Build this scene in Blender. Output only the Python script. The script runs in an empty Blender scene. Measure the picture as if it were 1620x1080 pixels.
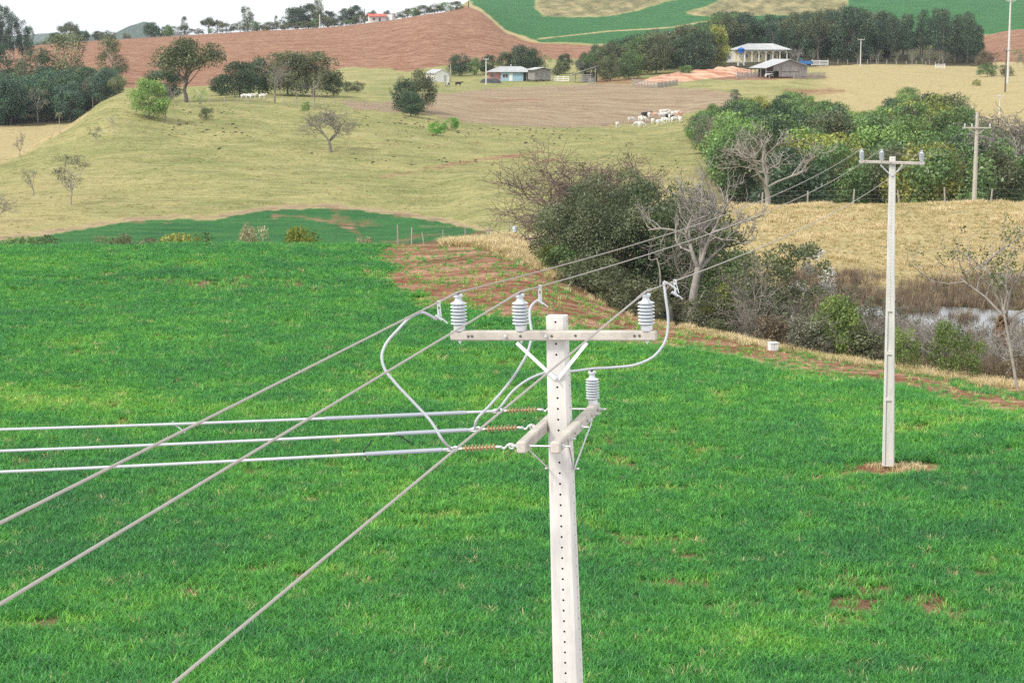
import bpy, bmesh, math, random
import numpy as np
from mathutils import Vector, Matrix, Euler

# ------------------------------------------------------------------ camera, sky, sun, exposure
scene = bpy.context.scene
COL = scene.collection
CAM_H = 12.9                       # metres above the foot of the farther concrete pole
F = 3150.0                         # focal length in photo pixels (70 mm on 36 mm)
TH = math.atan(480.0 / F)          # downward pitch
cam_d = bpy.data.cameras.new("camera")
cam_d.lens = 70.0; cam_d.sensor_width = 36.0; cam_d.clip_start = 0.5; cam_d.clip_end = 30000.0
cam = bpy.data.objects.new("camera", cam_d); COL.objects.link(cam)
cam.location = (0, 0, CAM_H); cam.rotation_euler = (math.pi / 2 - TH, 0, 0)
scene.camera = cam
scene.render.resolution_x, scene.render.resolution_y = 1024, 682

SUN_EL, SUN_AZ = math.radians(46), math.radians(232)     # azimuth clockwise from +Y: behind the camera, to its left
world = bpy.data.worlds.new("World"); scene.world = world; world.use_nodes = True
wt = world.node_tree; wt.nodes.clear()
w_out = wt.nodes.new("ShaderNodeOutputWorld"); w_bg = wt.nodes.new("ShaderNodeBackground")
sky = wt.nodes.new("ShaderNodeTexSky"); sky.sky_type = 'NISHITA'; sky.sun_disc = False
sky.sun_elevation = SUN_EL; sky.sun_rotation = SUN_AZ; sky.dust_density = 2.0; sky.ozone_density = 1.0
tc = wt.nodes.new("ShaderNodeTexCoord"); cn = wt.nodes.new("ShaderNodeTexNoise")
cn.inputs['Scale'].default_value = 2.2; cn.inputs['Detail'].default_value = 5
cr = wt.nodes.new("ShaderNodeMapRange"); cr.inputs[1].default_value = 0.3; cr.inputs[2].default_value = 0.75
cr.inputs[3].default_value = 0.70; cr.inputs[4].default_value = 0.97
mx = wt.nodes.new("ShaderNodeMix"); mx.data_type = 'RGBA'
mx.inputs[7].default_value = (8.4, 8.5, 8.6, 1)          # bright thin overcast
wt.links.new(tc.outputs['Generated'], cn.inputs['Vector']); wt.links.new(cn.outputs[0], cr.inputs[0])
wt.links.new(cr.outputs[0], mx.inputs[0]); wt.links.new(sky.outputs[0], mx.inputs[6])
wt.links.new(mx.outputs[2], w_bg.inputs[0]); wt.links.new(w_bg.outputs[0], w_out.inputs[0])
w_bg.inputs[1].default_value = 0.125
sun_d = bpy.data.lights.new("sun", 'SUN'); sun_d.energy = 2.2; sun_d.angle = math.radians(9); sun_d.color = (1.0, 0.95, 0.87)
sun = bpy.data.objects.new("sun", sun_d); COL.objects.link(sun)
sdir = Vector((math.sin(SUN_AZ) * math.cos(SUN_EL), math.cos(SUN_AZ) * math.cos(SUN_EL), math.sin(SUN_EL)))
sun.rotation_euler = sdir.to_track_quat('Z', 'Y').to_euler(); sun.location = (-40, -60, 80)
vs = scene.view_settings
vs.view_transform = 'Standard'; vs.look = 'None'; vs.gamma = 1.0; vs.use_curve_mapping = False; vs.exposure = 0.55
cy = scene.cycles
cy.use_denoising = False; cy.max_bounces = 6; cy.diffuse_bounces = 3; cy.glossy_bounces = 2
cy.transmission_bounces = 4; cy.transparent_max_bounces = 8; cy.volume_bounces = 0
cy.use_adaptive_sampling = False; cy.sample_clamp_indirect = 3.0

# ------------------------------------------------------------------ helpers
rng = np.random.default_rng(7)
random.seed(7)
ct, st = math.cos(TH), math.sin(TH)

def unproj(px, py, D):
    a, b = (px - 810) / F, (540 - py) / F
    t = D / (ct + b * st)
    return np.array([a * t, D, CAM_H + t * (ct * b - st)])

def proj(P):
    P = np.asarray(P, float)
    x, y, z = P[..., 0], P[..., 1], P[..., 2] - CAM_H
    dep = y * ct - z * st
    return 810 + F * x / dep, 540 - F * (y * st + z * ct) / dep

def z_of(py, D):
    b = (540 - py) / F
    return CAM_H + D * (ct * b - st) / (ct + b * st)

def pchip(x, y, xq):
    """monotone cubic through (x, y); y may be (n,) or (n, m)."""
    x = np.asarray(x, float); y = np.asarray(y, float); xq = np.asarray(xq, float)
    h = np.diff(x); d = np.diff(y, axis=0) / (h[:, None] if y.ndim == 2 else h)
    m = np.zeros_like(y)
    hh = h[:, None] if y.ndim == 2 else h
    w1 = 2 * hh[1:] + hh[:-1]; w2 = hh[1:] + 2 * hh[:-1]
    ok = d[:-1] * d[1:] > 0
    with np.errstate(all='ignore'):
        mm = (w1 + w2) / (w1 / d[:-1] + w2 / d[1:])
    m[1:-1] = np.where(ok, mm, 0)
    m[0], m[-1] = d[0], d[-1]
    i = np.clip(np.searchsorted(x, xq) - 1, 0, len(x) - 2)
    t = np.clip((xq - x[i]) / h[i], 0, 1)
    if y.ndim == 2: t = t[:, None]
    hi = hh[i]
    return ((1 + 2 * t) * (1 - t) ** 2 * y[i] + t * (1 - t) ** 2 * hi * m[i]
            + t * t * (3 - 2 * t) * y[i + 1] + t * t * (t - 1) * hi * m[i + 1])

_NT = np.random.default_rng(99).random((256, 256))
def vnoise(x, y):
    xi = np.floor(x).astype(int); yi = np.floor(y).astype(int)
    fx = x - xi; fy = y - yi
    fx = fx * fx * (3 - 2 * fx); fy = fy * fy * (3 - 2 * fy)
    a = _NT[xi & 255, yi & 255]; b = _NT[(xi + 1) & 255, yi & 255]
    c = _NT[xi & 255, (yi + 1) & 255]; d = _NT[(xi + 1) & 255, (yi + 1) & 255]
    return (a * (1 - fx) + b * fx) * (1 - fy) + (c * (1 - fx) + d * fx) * fy
def fbm(x, y, o=4):
    s = 0; a = 0.5; t = 0
    for k in range(o):
        s = s + a * vnoise(x * 2 ** k + 17.3 * k, y * 2 ** k + 31.7 * k); t += a; a *= 0.5
    return s / t                       # 0..1

def inpoly(x, y, poly):
    p = np.asarray(poly, float); n = len(p); r = np.zeros(np.shape(x), bool)
    j = n - 1
    for i in range(n):
        xi, yi = p[i]; xj, yj = p[j]
        if yi != yj:
            r ^= ((yi > y) != (yj > y)) & (x < (xj - xi) * (y - yi) / (yj - yi) + xi)
        j = i
    return r

def mesh_from(name, V, Fc, mat=None, smooth=False):
    """V (n,3), Fc (m,k) array or list of such arrays / list of tuples."""
    me = bpy.data.meshes.new(name)
    V = np.asarray(V, np.float32)
    groups = Fc if isinstance(Fc, list) and len(Fc) and isinstance(Fc[0], np.ndarray) else [np.asarray(Fc)]
    groups = [g for g in groups if len(g)]
    if groups and all(g.ndim == 2 for g in groups):
        me.vertices.add(len(V)); me.vertices.foreach_set("co", V.ravel())
        idx = np.concatenate([g.ravel() for g in groups]).astype(np.int32)
        cnt = np.concatenate([np.full(len(g), g.shape[1], np.int32) for g in groups])
        me.loops.add(len(idx)); me.loops.foreach_set("vertex_index", idx)
        me.polygons.add(len(cnt))
        me.polygons.foreach_set("loop_start", np.concatenate([[0], np.cumsum(cnt)[:-1]]).astype(np.int32))
        me.polygons.foreach_set("loop_total", cnt)
        me.update(calc_edges=True)
    else:
        me.from_pydata([tuple(v) for v in V], [], [tuple(f) for f in Fc]); me.update()
    if smooth and len(me.polygons):
        me.polygons.foreach_set("use_smooth", np.ones(len(me.polygons), bool))
    if mat: me.materials.append(mat)
    return me

def link(name, me, parent=None, loc=None):
    o = bpy.data.objects.new(name, me); COL.objects.link(o)
    if parent: o.parent = parent
    if loc is not None: o.location = tuple(float(v) for v in loc)
    return o

def tag(o, label=None, cat=None, group=None, kind=None):
    if label: o["label"] = label
    if cat: o["category"] = cat
    if group: o["group"] = group
    if kind: o["kind"] = kind
    return o

def thing(name, label, cat, loc=(0, 0, 0), rotz=0.0, group=None):
    o = bpy.data.objects.new(name, None); COL.objects.link(o); o.empty_display_size = 0.3
    o.location = tuple(float(v) for v in loc); o.rotation_euler = (0, 0, rotz)
    return tag(o, label, cat, group)

def attr(me, name, data, domain='POINT', typ='FLOAT'):
    a = me.attributes.new(name, typ, domain)
    a.data.foreach_set('color' if typ == 'FLOAT_COLOR' else ('vector' if typ == 'FLOAT_VECTOR' else 'value'), np.asarray(data, np.float32).ravel())

class MB:
    """collects boxes, tubes, lathes, plates into one mesh"""
    def __init__(s): s.V = []; s.F = []; s.n = 0
    def add(s, V, Fs):
        V = np.asarray(V, float); s.V.append(V)
        s.F += [tuple(int(i) + s.n for i in f) for f in Fs]; s.n += len(V); return s
    def box(s, c, size, R=None, bev=0.0):
        hx, hy, hz = [v / 2 for v in size]
        if bev > 0:
            b = min(bev, hx * .9, hy * .9, hz * .9); V = []; 
            for sz in (-1, 1):
                for (ix, iy, iz) in ((b, b, 0), ) :
                    pass
            # octagonal-ish prism along z with chamfered verticals and caps
            prof = [(hx, -hy + b), (hx, hy - b), (hx - b, hy), (-hx + b, hy), (-hx, hy - b), (-hx, -hy + b), (-hx + b, -hy), (hx - b, -hy)]
            inn = [(x * (1 - b / hx), y * (1 - b / hy)) for x, y in prof]
            rings = [(inn, -hz), (prof, -hz + b), (prof, hz - b), (inn, hz)]
            for pr, z in rings: V += [(x, y, z) for x, y in pr]
            Fs = []
            for k in range(3):
                for i in range(8):
                    j = (i + 1) % 8; Fs.append((k * 8 + i, k * 8 + j, k * 8 + 8 + j, k * 8 + 8 + i))
            Fs.append(tuple(range(7, -1, -1))); Fs.append(tuple(range(24, 32)))
            V = np.array(V)
        else:
            V = np.array([(x, y, z) for z in (-hz, hz) for y in (-hy, hy) for x in (-hx, hx)])
            Fs = [(0, 2, 3, 1), (4, 5, 7, 6), (0, 1, 5, 4), (2, 6, 7, 3), (0, 4, 6, 2), (1, 3, 7, 5)]
        if R is not None: V = V @ np.array(R).T
        return s.add(V + np.array(c), Fs)
    def bar(s, a, b, w, h=None, bev=0.0):
        a = np.array(a, float); b = np.array(b, float); d = b - a; L = np.linalg.norm(d); d /= L
        up = np.array([0, 0, 1.0]) if abs(d[2]) < .95 else np.array([0, 1.0, 0])
        u = np.cross(up, d); u /= np.linalg.norm(u); v = np.cross(d, u)
        return s.box((a + b) / 2, (w, h or w, L), np.stack([u, v, d], 1), bev)
    def tube(s, pts, rad, sides=8, cap=True):
        V, Fs = tube(pts, rad, sides, cap); return s.add(V, Fs)
    def lathe(s, prof, c=(0, 0, 0), axis=None, seg=20):
        V = []; n = len(prof)
        for r, z in prof:
            for k in range(seg):
                a = 2 * math.pi * k / seg; V.append((r * math.cos(a), r * math.sin(a), z))
        Fs = []
        for i in range(n - 1):
            for k in range(seg):
                j = (k + 1) % seg; Fs.append((i * seg + k, i * seg + j, (i + 1) * seg + j, (i + 1) * seg + k))
        Fs.append(tuple(range(seg - 1, -1, -1))); Fs.append(tuple(range((n - 1) * seg, n * seg)))
        V = np.array(V)
        if axis is not None:
            q = Vector((0, 0, 1)).rotation_difference(Vector(axis)).to_matrix(); V = V @ np.array(q).T
        return s.add(V + np.array(c), Fs)
    def build(s, name, mat, parent=None, smooth=False, loc=None):
        V = np.concatenate(s.V) if s.V else np.zeros((0, 3))
        me = bpy.data.meshes.new(name); me.from_pydata([tuple(v) for v in V], [], s.F); me.update()
        if smooth:
            me.polygons.foreach_set("use_smooth", np.ones(len(me.polygons), bool))
            try: me.set_sharp_from_angle(angle=math.radians(40))
            except Exception: pass
        if mat: me.materials.append(mat)
        return link(name, me, parent, loc)

def tube(pts, rad, sides=8, cap=True):
    P = np.asarray(pts, float); n = len(P); R = np.broadcast_to(np.asarray(rad, float), (n,))
    T = np.gradient(P, axis=0); T /= np.linalg.norm(T, axis=1)[:, None] + 1e-12
    ref = np.array([0, 0, 1.0]) if abs(T[0][2]) < .9 else np.array([1.0, 0, 0])
    V = np.zeros((n, sides, 3)); ang = np.arange(sides) * 2 * math.pi / sides
    for i in range(n):
        u = np.cross(ref, T[i]); l = np.linalg.norm(u)
        if l < 1e-6: u = np.cross([0, 1.0, 0], T[i]); l = np.linalg.norm(u)
        u /= l; v = np.cross(T[i], u); ref = v if abs(np.dot(v, T[i])) < .5 else ref
        ref = np.cross(T[i], u)
        ref = v
        # keep the frame turning slowly
        V[i] = P[i] + R[i] * (np.cos(ang)[:, None] * u + np.sin(ang)[:, None] * v)
        ref = v
    Fs = []
    for i in range(n - 1):
        for k in range(sides):
            j = (k + 1) % sides; Fs.append((i * sides + k, i * sides + j, (i + 1) * sides + j, (i + 1) * sides + k))
    if cap:
        Fs.append(tuple(range(sides - 1, -1, -1))); Fs.append(tuple(range((n - 1) * sides, n * sides)))
    return V.reshape(-1, 3), Fs

def smooth_path(pts, n=40):
    P = np.asarray(pts, float); t = np.concatenate([[0], np.cumsum(np.linalg.norm(np.diff(P, axis=0), axis=1))])
    # Catmull-Rom
    q = np.linspace(0, t[-1], n); m = np.gradient(P, t, axis=0)
    i = np.clip(np.searchsorted(t, q) - 1, 0, len(P) - 2); h = (t[i + 1] - t[i])[:, None]; s = ((q - t[i])[:, None]) / h
    return ((1 + 2 * s) * (1 - s) ** 2 * P[i] + s * (1 - s) ** 2 * h * m[i] + s * s * (3 - 2 * s) * P[i + 1] + s * s * (s - 1) * h * m[i + 1])

# ------------------------------------------------------------------ materials
def nodes(name):
    m = bpy.data.materials.new(name); m.use_nodes = True; nt = m.node_tree
    return m, nt, nt.nodes["Principled BSDF"], nt.nodes["Material Output"]
def N(nt, t, **kw):
    n = nt.nodes.new(t)
    for k, v in kw.items(): setattr(n, k, v)
    return n
def noise(nt, vec, scale, detail=4, rough=0.55, dist=0.0):
    n = N(nt, "ShaderNodeTexNoise"); n.inputs['Scale'].default_value = scale; n.inputs['Detail'].default_value = detail
    n.inputs['Roughness'].default_value = rough; n.inputs['Distortion'].default_value = dist
    if vec is not None: nt.links.new(vec, n.inputs['Vector'])
    return n.outputs[0]
def mrange(nt, v, a, b, c=0.0, d=1.0, clamp=True):
    n = N(nt, "ShaderNodeMapRange"); n.clamp = clamp
    for i, x in ((1, a), (2, b), (3, c), (4, d)): n.inputs[i].default_value = x
    nt.links.new(v, n.inputs[0]); return n.outputs[0]
def math_(nt, op, a, b=None):
    n = N(nt, "ShaderNodeMath"); n.operation = op
    for i, v in ((0, a), (1, b)):
        if v is None: continue
        if isinstance(v, (int, float)): n.inputs[i].default_value = v
        else: nt.links.new(v, n.inputs[i])
    return n.outputs[0]
def mixc(nt, f, a, b, mode='MIX'):
    n = N(nt, "ShaderNodeMix"); n.data_type = 'RGBA'; n.blend_type = mode
    for i, v in ((0, f), (6, a), (7, b)):
        if isinstance(v, (int, float)): n.inputs[i].default_value = v
        elif isinstance(v, tuple): n.inputs[i].default_value = v if len(v) == 4 else (*v, 1)
        else: nt.links.new(v, n.inputs[i])
    return n.outputs[2]
def bump(nt, h, strength, dist=1.0):
    n = N(nt, "ShaderNodeBump"); n.inputs['Strength'].default_value = strength; n.inputs['Distance'].default_value = dist
    nt.links.new(h, n.inputs['Height']); return n.outputs[0]
def mapping(nt, vec, scale, rot=(0, 0, 0)):
    n = N(nt, "ShaderNodeMapping"); n.inputs['Scale'].default_value = scale; n.inputs['Rotation'].default_value = rot
    nt.links.new(vec, n.inputs['Vector']); return n.outputs[0]

_simple = {}
def simple(name, col, rough=0.7, metal=0.0, var=0.25, scale=6.0, bmp=0.15, spec=0.3, obj=True, stretch=None):
    """solid colour with worn, blotchy variation and fine relief"""
    if name in _simple: return _simple[name]
    m, nt, p, o = nodes(name); L = nt.links
    tcn = N(nt, "ShaderNodeTexCoord"); v = tcn.outputs['Object']
    if stretch: v = mapping(nt, v, stretch)
    a = noise(nt, v, scale, 6, 0.6); b = noise(nt, v, scale * 7, 3)
    f = math_(nt, 'ADD', math_(nt, 'MULTIPLY', a, 0.7), math_(nt, 'MULTIPLY', b, 0.3))
    k = mrange(nt, f, 0.3, 0.7, 1 - var, 1 + var * 0.6)
    c = N(nt, "ShaderNodeVectorMath"); c.operation = 'SCALE'; c.inputs[0].default_value = col[:3]; L.new(k, c.inputs['Scale'])
    L.new(c.outputs[0], p.inputs['Base Color']); p.inputs['Roughness'].default_value = rough; p.inputs['Metallic'].default_value = metal
    p.inputs['Specular IOR Level'].default_value = spec
    if bmp: L.new(bump(nt, f, bmp, 0.02), p.inputs['Normal'])
    _simple[name] = m; return m

def terrain_material():
    m, nt, p, o = nodes("ground_cover"); L = nt.links
    g = N(nt, "ShaderNodeNewGeometry"); P = g.outputs['Position']
    n_big = noise(nt, P, 0.02, 4, 0.6); n_mid = noise(nt, P, 0.12, 5, 0.65); n_sm = noise(nt, P, 0.9, 5, 0.7); n_fi = noise(nt, P, 5.0, 3, 0.7)
    n_edge = noise(nt, P, 0.35, 5, 0.75)
    def A(n, k=1.3, lo=0.30, hi=0.70):
        # ragged borders: the cover's share is broken up by noise
        a = N(nt, "ShaderNodeAttribute"); a.attribute_name = n; f = a.outputs['Fac']
        w = math_(nt, 'MULTIPLY', math_(nt, 'SUBTRACT', n_edge, 0.5), k)
        return mrange(nt, math_(nt, 'ADD', f, math_(nt, 'MULTIPLY', w, mrange(nt, f, 0.0, 0.12, 0, 1))), lo, hi)
    flatv = mapping(nt, P, (0.10, 0.55, 0.55), (0, 0, 0.12)); n_str = noise(nt, flatv, 1.0, 5, 0.65, 0.6)
    # pasture: short grass, greenish to bleached
    past = mixc(nt, mrange(nt, n_mid, 0.38, 0.62), (0.205, 0.225, 0.078), (0.355, 0.330, 0.138))
    past = mixc(nt, mrange(nt, n_str, 0.48, 0.70, 0, 0.7), past, (0.385, 0.345, 0.175))
    past = mixc(nt, mrange(nt, n_sm, 0.53, 0.70, 0, 0.65), past, (0.150, 0.152, 0.055))
    terr = noise(nt, mapping(nt, P, (0.22, 0.9, 2.6), (0, 0, 0.25)), 1.0, 5, 0.7, 0.8)
    past = mixc(nt, mrange(nt, terr, 0.53, 0.63, 0, 0.7), past, (0.15, 0.135, 0.055))
    past = mixc(nt, mrange(nt, terr, 0.44, 0.34, 0, 0.4), past, (0.42, 0.385, 0.20))
    past = mixc(nt, mrange(nt, n_big, 0.55, 0.7, 0, 0.35), past, (0.20, 0.235, 0.075))
    straw = mixc(nt, mrange(nt, n_sm, 0.3, 0.7), (0.47, 0.375, 0.195), (0.335, 0.28, 0.135))
    straw = mixc(nt, mrange(nt, n_str, 0.52, 0.72, 0, 0.6), straw, (0.48, 0.39, 0.21))
    straw = mixc(nt, mrange(nt, n_mid, 0.58, 0.75, 0, 0.5), straw, (0.24, 0.215, 0.085))
    col = mixc(nt, A("straw", .8, .1, .9), past, straw)
    # red soil with straw residue lying in rows
    rowv = mapping(nt, P, (0.30, 0.75, 0.9), (0, 0, -0.5)); n_row = noise(nt, rowv, 1.0, 6, 0.75, 0.4)
    soil = mixc(nt, mrange(nt, n_mid, 0.35, 0.7), (0.165, 0.066, 0.036), (0.25, 0.118, 0.068))
    soil = mixc(nt, mrange(nt, n_row, 0.42, 0.60, 0, 0.95), soil, (0.41, 0.262, 0.168))
    soil = mixc(nt, mrange(nt, noise(nt, mapping(nt, P, (0.03, 0.16, 0.2), (0, 0, -0.35)), 1.0, 4, 0.6, 1.0), 0.45, 0.62, 0, 0.45), soil, (0.17, 0.062, 0.036))
    soil = mixc(nt, mrange(nt, n_sm, 0.55, 0.75, 0, 0.5), soil, (0.13, 0.052, 0.034))
    stub = mixc(nt, mrange(nt, n_str, 0.35, 0.62), (0.235, 0.160, 0.105), (0.36, 0.285, 0.185))
    stub = mixc(nt, mrange(nt, n_sm, 0.5, 0.7, 0, 0.55), stub, (0.30, 0.235, 0.14))
    stub = mixc(nt, mrange(nt, n_mid, 0.62, 0.74, 0, 0.8), stub, (0.20, 0.095, 0.06))
    col = mixc(nt, A("stubble"), col, stub)
    # young cereal crop seen from afar
    whe = mixc(nt, mrange(nt, n_mid, 0.35, 0.65), (0.024, 0.105, 0.034), (0.040, 0.150, 0.042))
    whe = mixc(nt, mrange(nt, n_str, 0.48, 0.66, 0, 0.7), whe, (0.075, 0.180, 0.050))
    whe = mixc(nt, mrange(nt, n_sm, 0.58, 0.72, 0, 0.5), whe, (0.012, 0.070, 0.024))
    whe = mixc(nt, mrange(nt, n_sm, 0.36, 0.28, 0, 0.45), whe, (0.17, 0.125, 0.07))
    col = mixc(nt, A("wheat"), col, whe)
    col = mixc(nt, A("soil"), col, soil)
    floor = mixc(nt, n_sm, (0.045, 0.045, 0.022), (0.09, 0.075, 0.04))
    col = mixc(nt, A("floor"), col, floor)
    clay = mixc(nt, mrange(nt, n_str, 0.40, 0.60), (0.42, 0.15, 0.055), (0.62, 0.36, 0.20))
    col = mixc(nt, A("clay"), col, clay)
    bed = mixc(nt, mrange(nt, n_sm, .3, .7), (0.12, 0.062, 0.038), (0.24, 0.145, 0.09))           # soil between crop plants
    col = mixc(nt, A("bed", .5, .3, .7), col, bed)
    fine = mrange(nt, n_fi, 0.3, 0.7, 0.72, 1.25)
    sc = N(nt, "ShaderNodeVectorMath"); sc.operation = 'SCALE'; L.new(col, sc.inputs[0]); L.new(fine, sc.inputs['Scale'])
    L.new(sc.outputs[0], p.inputs['Base Color']); p.inputs['Roughness'].default_value = 0.95; p.inputs['Specular IOR Level'].default_value = 0.08
    hgt = math_(nt, 'ADD', math_(nt, 'MULTIPLY', n_sm, 0.55), math_(nt, 'MULTIPLY', n_mid, 1.2))
    hgt = math_(nt, 'ADD', hgt, math_(nt, 'MULTIPLY', n_fi, 0.12))
    L.new(bump(nt, hgt, 1.0, 1.0), p.inputs['Normal'])
    return m

def leaf_material(name, trans=0.28):
    """colour comes from the object, tone of each leaf from the mesh"""
    m, nt, p, o = nodes(name); L = nt.links
    oi = N(nt, "ShaderNodeObjectInfo"); a = N(nt, "ShaderNodeAttribute"); a.attribute_name = "tone"
    hs = N(nt, "ShaderNodeHueSaturation"); L.new(oi.outputs['Color'], hs.inputs['Color'])
    L.new(mrange(nt, a.outputs['Fac'], 0, 1, 0.5, 1.75), hs.inputs['Value'])
    L.new(mrange(nt, a.outputs['Fac'], 0, 1, 0.52, 0.485), hs.inputs['Hue'])
    d = N(nt, "ShaderNodeBsdfDiffuse"); t = N(nt, "ShaderNodeBsdfTranslucent"); x = N(nt, "ShaderNodeMixShader")
    L.new(hs.outputs[0], d.inputs[0]); L.new(hs.outputs[0], t.inputs[0]); x.inputs[0].default_value = trans
    L.new(d.outputs[0], x.inputs[1]); L.new(t.outputs[0], x.inputs[2])
    gl = N(nt, "ShaderNodeBsdfGlossy"); gl.inputs['Roughness'].default_value = 0.45; gl.inputs[0].default_value = (1, 1, 1, 1)
    x2 = N(nt, "ShaderNodeMixShader"); x2.inputs[0].default_value = 0.03
    L.new(x.outputs[0], x2.inputs[1]); L.new(gl.outputs[0], x2.inputs[2]); L.new(x2.outputs[0], o.inputs[0])
    return m

def blade_material(name, cols, trans=0.35):
    """blades of instanced tufts: colour from the per-tuft tint (0..1)"""
    m, nt, p, o = nodes(name); L = nt.links
    a = N(nt, "ShaderNodeAttribute"); a.attribute_type = 'INSTANCER'; a.attribute_name = "tint"
    b = N(nt, "ShaderNodeAttribute"); b.attribute_name = "tone"
    r = N(nt, "ShaderNodeValToRGB"); L.new(a.outputs['Fac'], r.inputs[0])
    els = r.color_ramp.elements
    while len(els) < len(cols): els.new(0.5)
    for e, (pos, c) in zip(els, cols): e.position = pos; e.color = (*c, 1)
    hs = N(nt, "ShaderNodeHueSaturation"); L.new(r.outputs[0], hs.inputs['Color'])
    L.new(mrange(nt, b.outputs['Fac'], 0, 1, 0.35, 1.75), hs.inputs['Value'])
    L.new(mrange(nt, b.outputs['Fac'], 0, 1, 0.515, 0.49), hs.inputs['Hue'])
    d = N(nt, "ShaderNodeBsdfDiffuse"); t = N(nt, "ShaderNodeBsdfTranslucent"); x = N(nt, "ShaderNodeMixShader")
    L.new(hs.outputs[0], d.inputs[0]); L.new(hs.outputs[0], t.inputs[0]); x.inputs[0].default_value = trans
    L.new(d.outputs[0], x.inputs[1]); L.new(t.outputs[0], x.inputs[2])
    gl = N(nt, "ShaderNodeBsdfGlossy"); gl.inputs['Roughness'].default_value = 0.4
    x2 = N(nt, "ShaderNodeMixShader"); x2.inputs[0].default_value = 0.03
    L.new(x.outputs[0], x2.inputs[1]); L.new(gl.outputs[0], x2.inputs[2]); L.new(x2.outputs[0], o.inputs[0])
    return m

M_LEAF = leaf_material("leaf"); M_GROUND = terrain_material()
M_BARK = simple("bark", (0.17, 0.14, 0.115), 0.9, var=0.4, scale=3, bmp=0.4)
M_PALEBARK = simple("pale_bark", (0.34, 0.31, 0.275), 0.9, var=0.45, scale=3, bmp=0.4)
M_TWIG = simple("grey_twig", (0.225, 0.205, 0.170), 0.9, var=0.3, scale=2)
M_REDTWIG = simple("reddish_twig", (0.175, 0.125, 0.105), 0.9, var=0.3, scale=2)
M_CONC = simple("concrete", (0.59, 0.57, 0.535), 0.8, var=0.22, scale=3.0, bmp=0.3, stretch=(4, 4, .6))
M_CONC_DIRTY = simple("stained_concrete", (0.46, 0.42, 0.37), 0.85, var=0.32, scale=7, bmp=0.4)
M_PORC = simple("grey_porcelain", (0.50, 0.53, 0.55), 0.15, var=0.06, scale=9, bmp=0.0, spec=0.5)
M_GALV = simple("galvanised_steel", (0.60, 0.61, 0.62), 0.42, metal=0.65, var=0.18, scale=20, bmp=0.1)
M_ALU = simple("bare_aluminium", (0.37, 0.335, 0.30), 0.55, metal=0.3, var=0.12, scale=12, bmp=0.1)
M_COVER = simple("grey_cable_cover", (0.42, 0.44, 0.465), 0.45, var=0.12, scale=4, bmp=0.0)
M_SLEEVE = simple("grey_sleeve", (0.30, 0.33, 0.37), 0.5, var=0.08, scale=4, bmp=0.0)
M_POLY = simple("brown_polymer", (0.42, 0.31, 0.17), 0.55, var=0.2, scale=15, bmp=0.0)
M_BLACK = simple("black_rubber", (0.02, 0.02, 0.02), 0.6, var=0.2)
M_HOLE = simple("shaded_hole", (0.10, 0.095, 0.09), 0.95, var=0.1, bmp=0)
M_WOOD = simple("weathered_wood", (0.30, 0.285, 0.265), 0.9, var=0.45, scale=2.0, bmp=0.4, stretch=(3, 3, 0.4))
M_DARKWOOD = simple("dark_old_wood", (0.13, 0.115, 0.10), 0.9, var=0.4, scale=2.0, bmp=0.4, stretch=(3, 3, 0.4))
M_POST = simple("fence_post_wood", (0.36, 0.33, 0.29), 0.9, var=0.35, scale=3, bmp=0.3)
M_TIN = simple("grey_fibre_cement", (0.40, 0.41, 0.41), 0.7, var=0.22, scale=0.6, bmp=0.2)
M_WHITE = simple("white_paint", (0.72, 0.72, 0.70), 0.6, var=0.1, scale=1.0)
M_CREAM = simple("cream_paint", (0.70, 0.62, 0.36), 0.7, var=0.1, scale=1.0)
M_BLUE = simple("light_blue_paint", (0.30, 0.46, 0.56), 0.7, var=0.12, scale=1.0)
M_PINK = simple("faded_pink_paint", (0.50, 0.24, 0.22), 0.8, var=0.2, scale=1.0)
M_REDROOF = simple("red_roof", (0.46, 0.12, 0.085), 0.75, var=0.2, scale=1.0)
M_GLASS = simple("dark_window_glass", (0.05, 0.06, 0.07), 0.15, var=0.1, bmp=0, spec=0.6)
M_SHADEWALL = simple("porch_shade_wall", (0.09, 0.085, 0.08), 0.9, var=0.3)  # shade under the porch roof put into the wall's colour
M_TANK = simple("blue_plastic", (0.025, 0.13, 0.48), 0.4, var=0.12, scale=1.0, bmp=0)
M_TRUCKBLUE = simple("blue_vehicle_paint", (0.035, 0.14, 0.36), 0.35, var=0.15, scale=1.0, bmp=0)
M_TYRE = simple("tyre_rubber", (0.025, 0.025, 0.027), 0.8, var=0.2)
M_WIRE = simple("fence_wire", (0.25, 0.24, 0.22), 0.6, metal=0.5)
M_CLAY = simple("orange_clay", (0.52, 0.22, 0.09), 0.9, var=0.45, scale=0.35, bmp=0.4)
M_ROCK = simple("dark_clod", (0.075, 0.055, 0.04), 0.95, var=0.4, scale=2)

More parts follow.
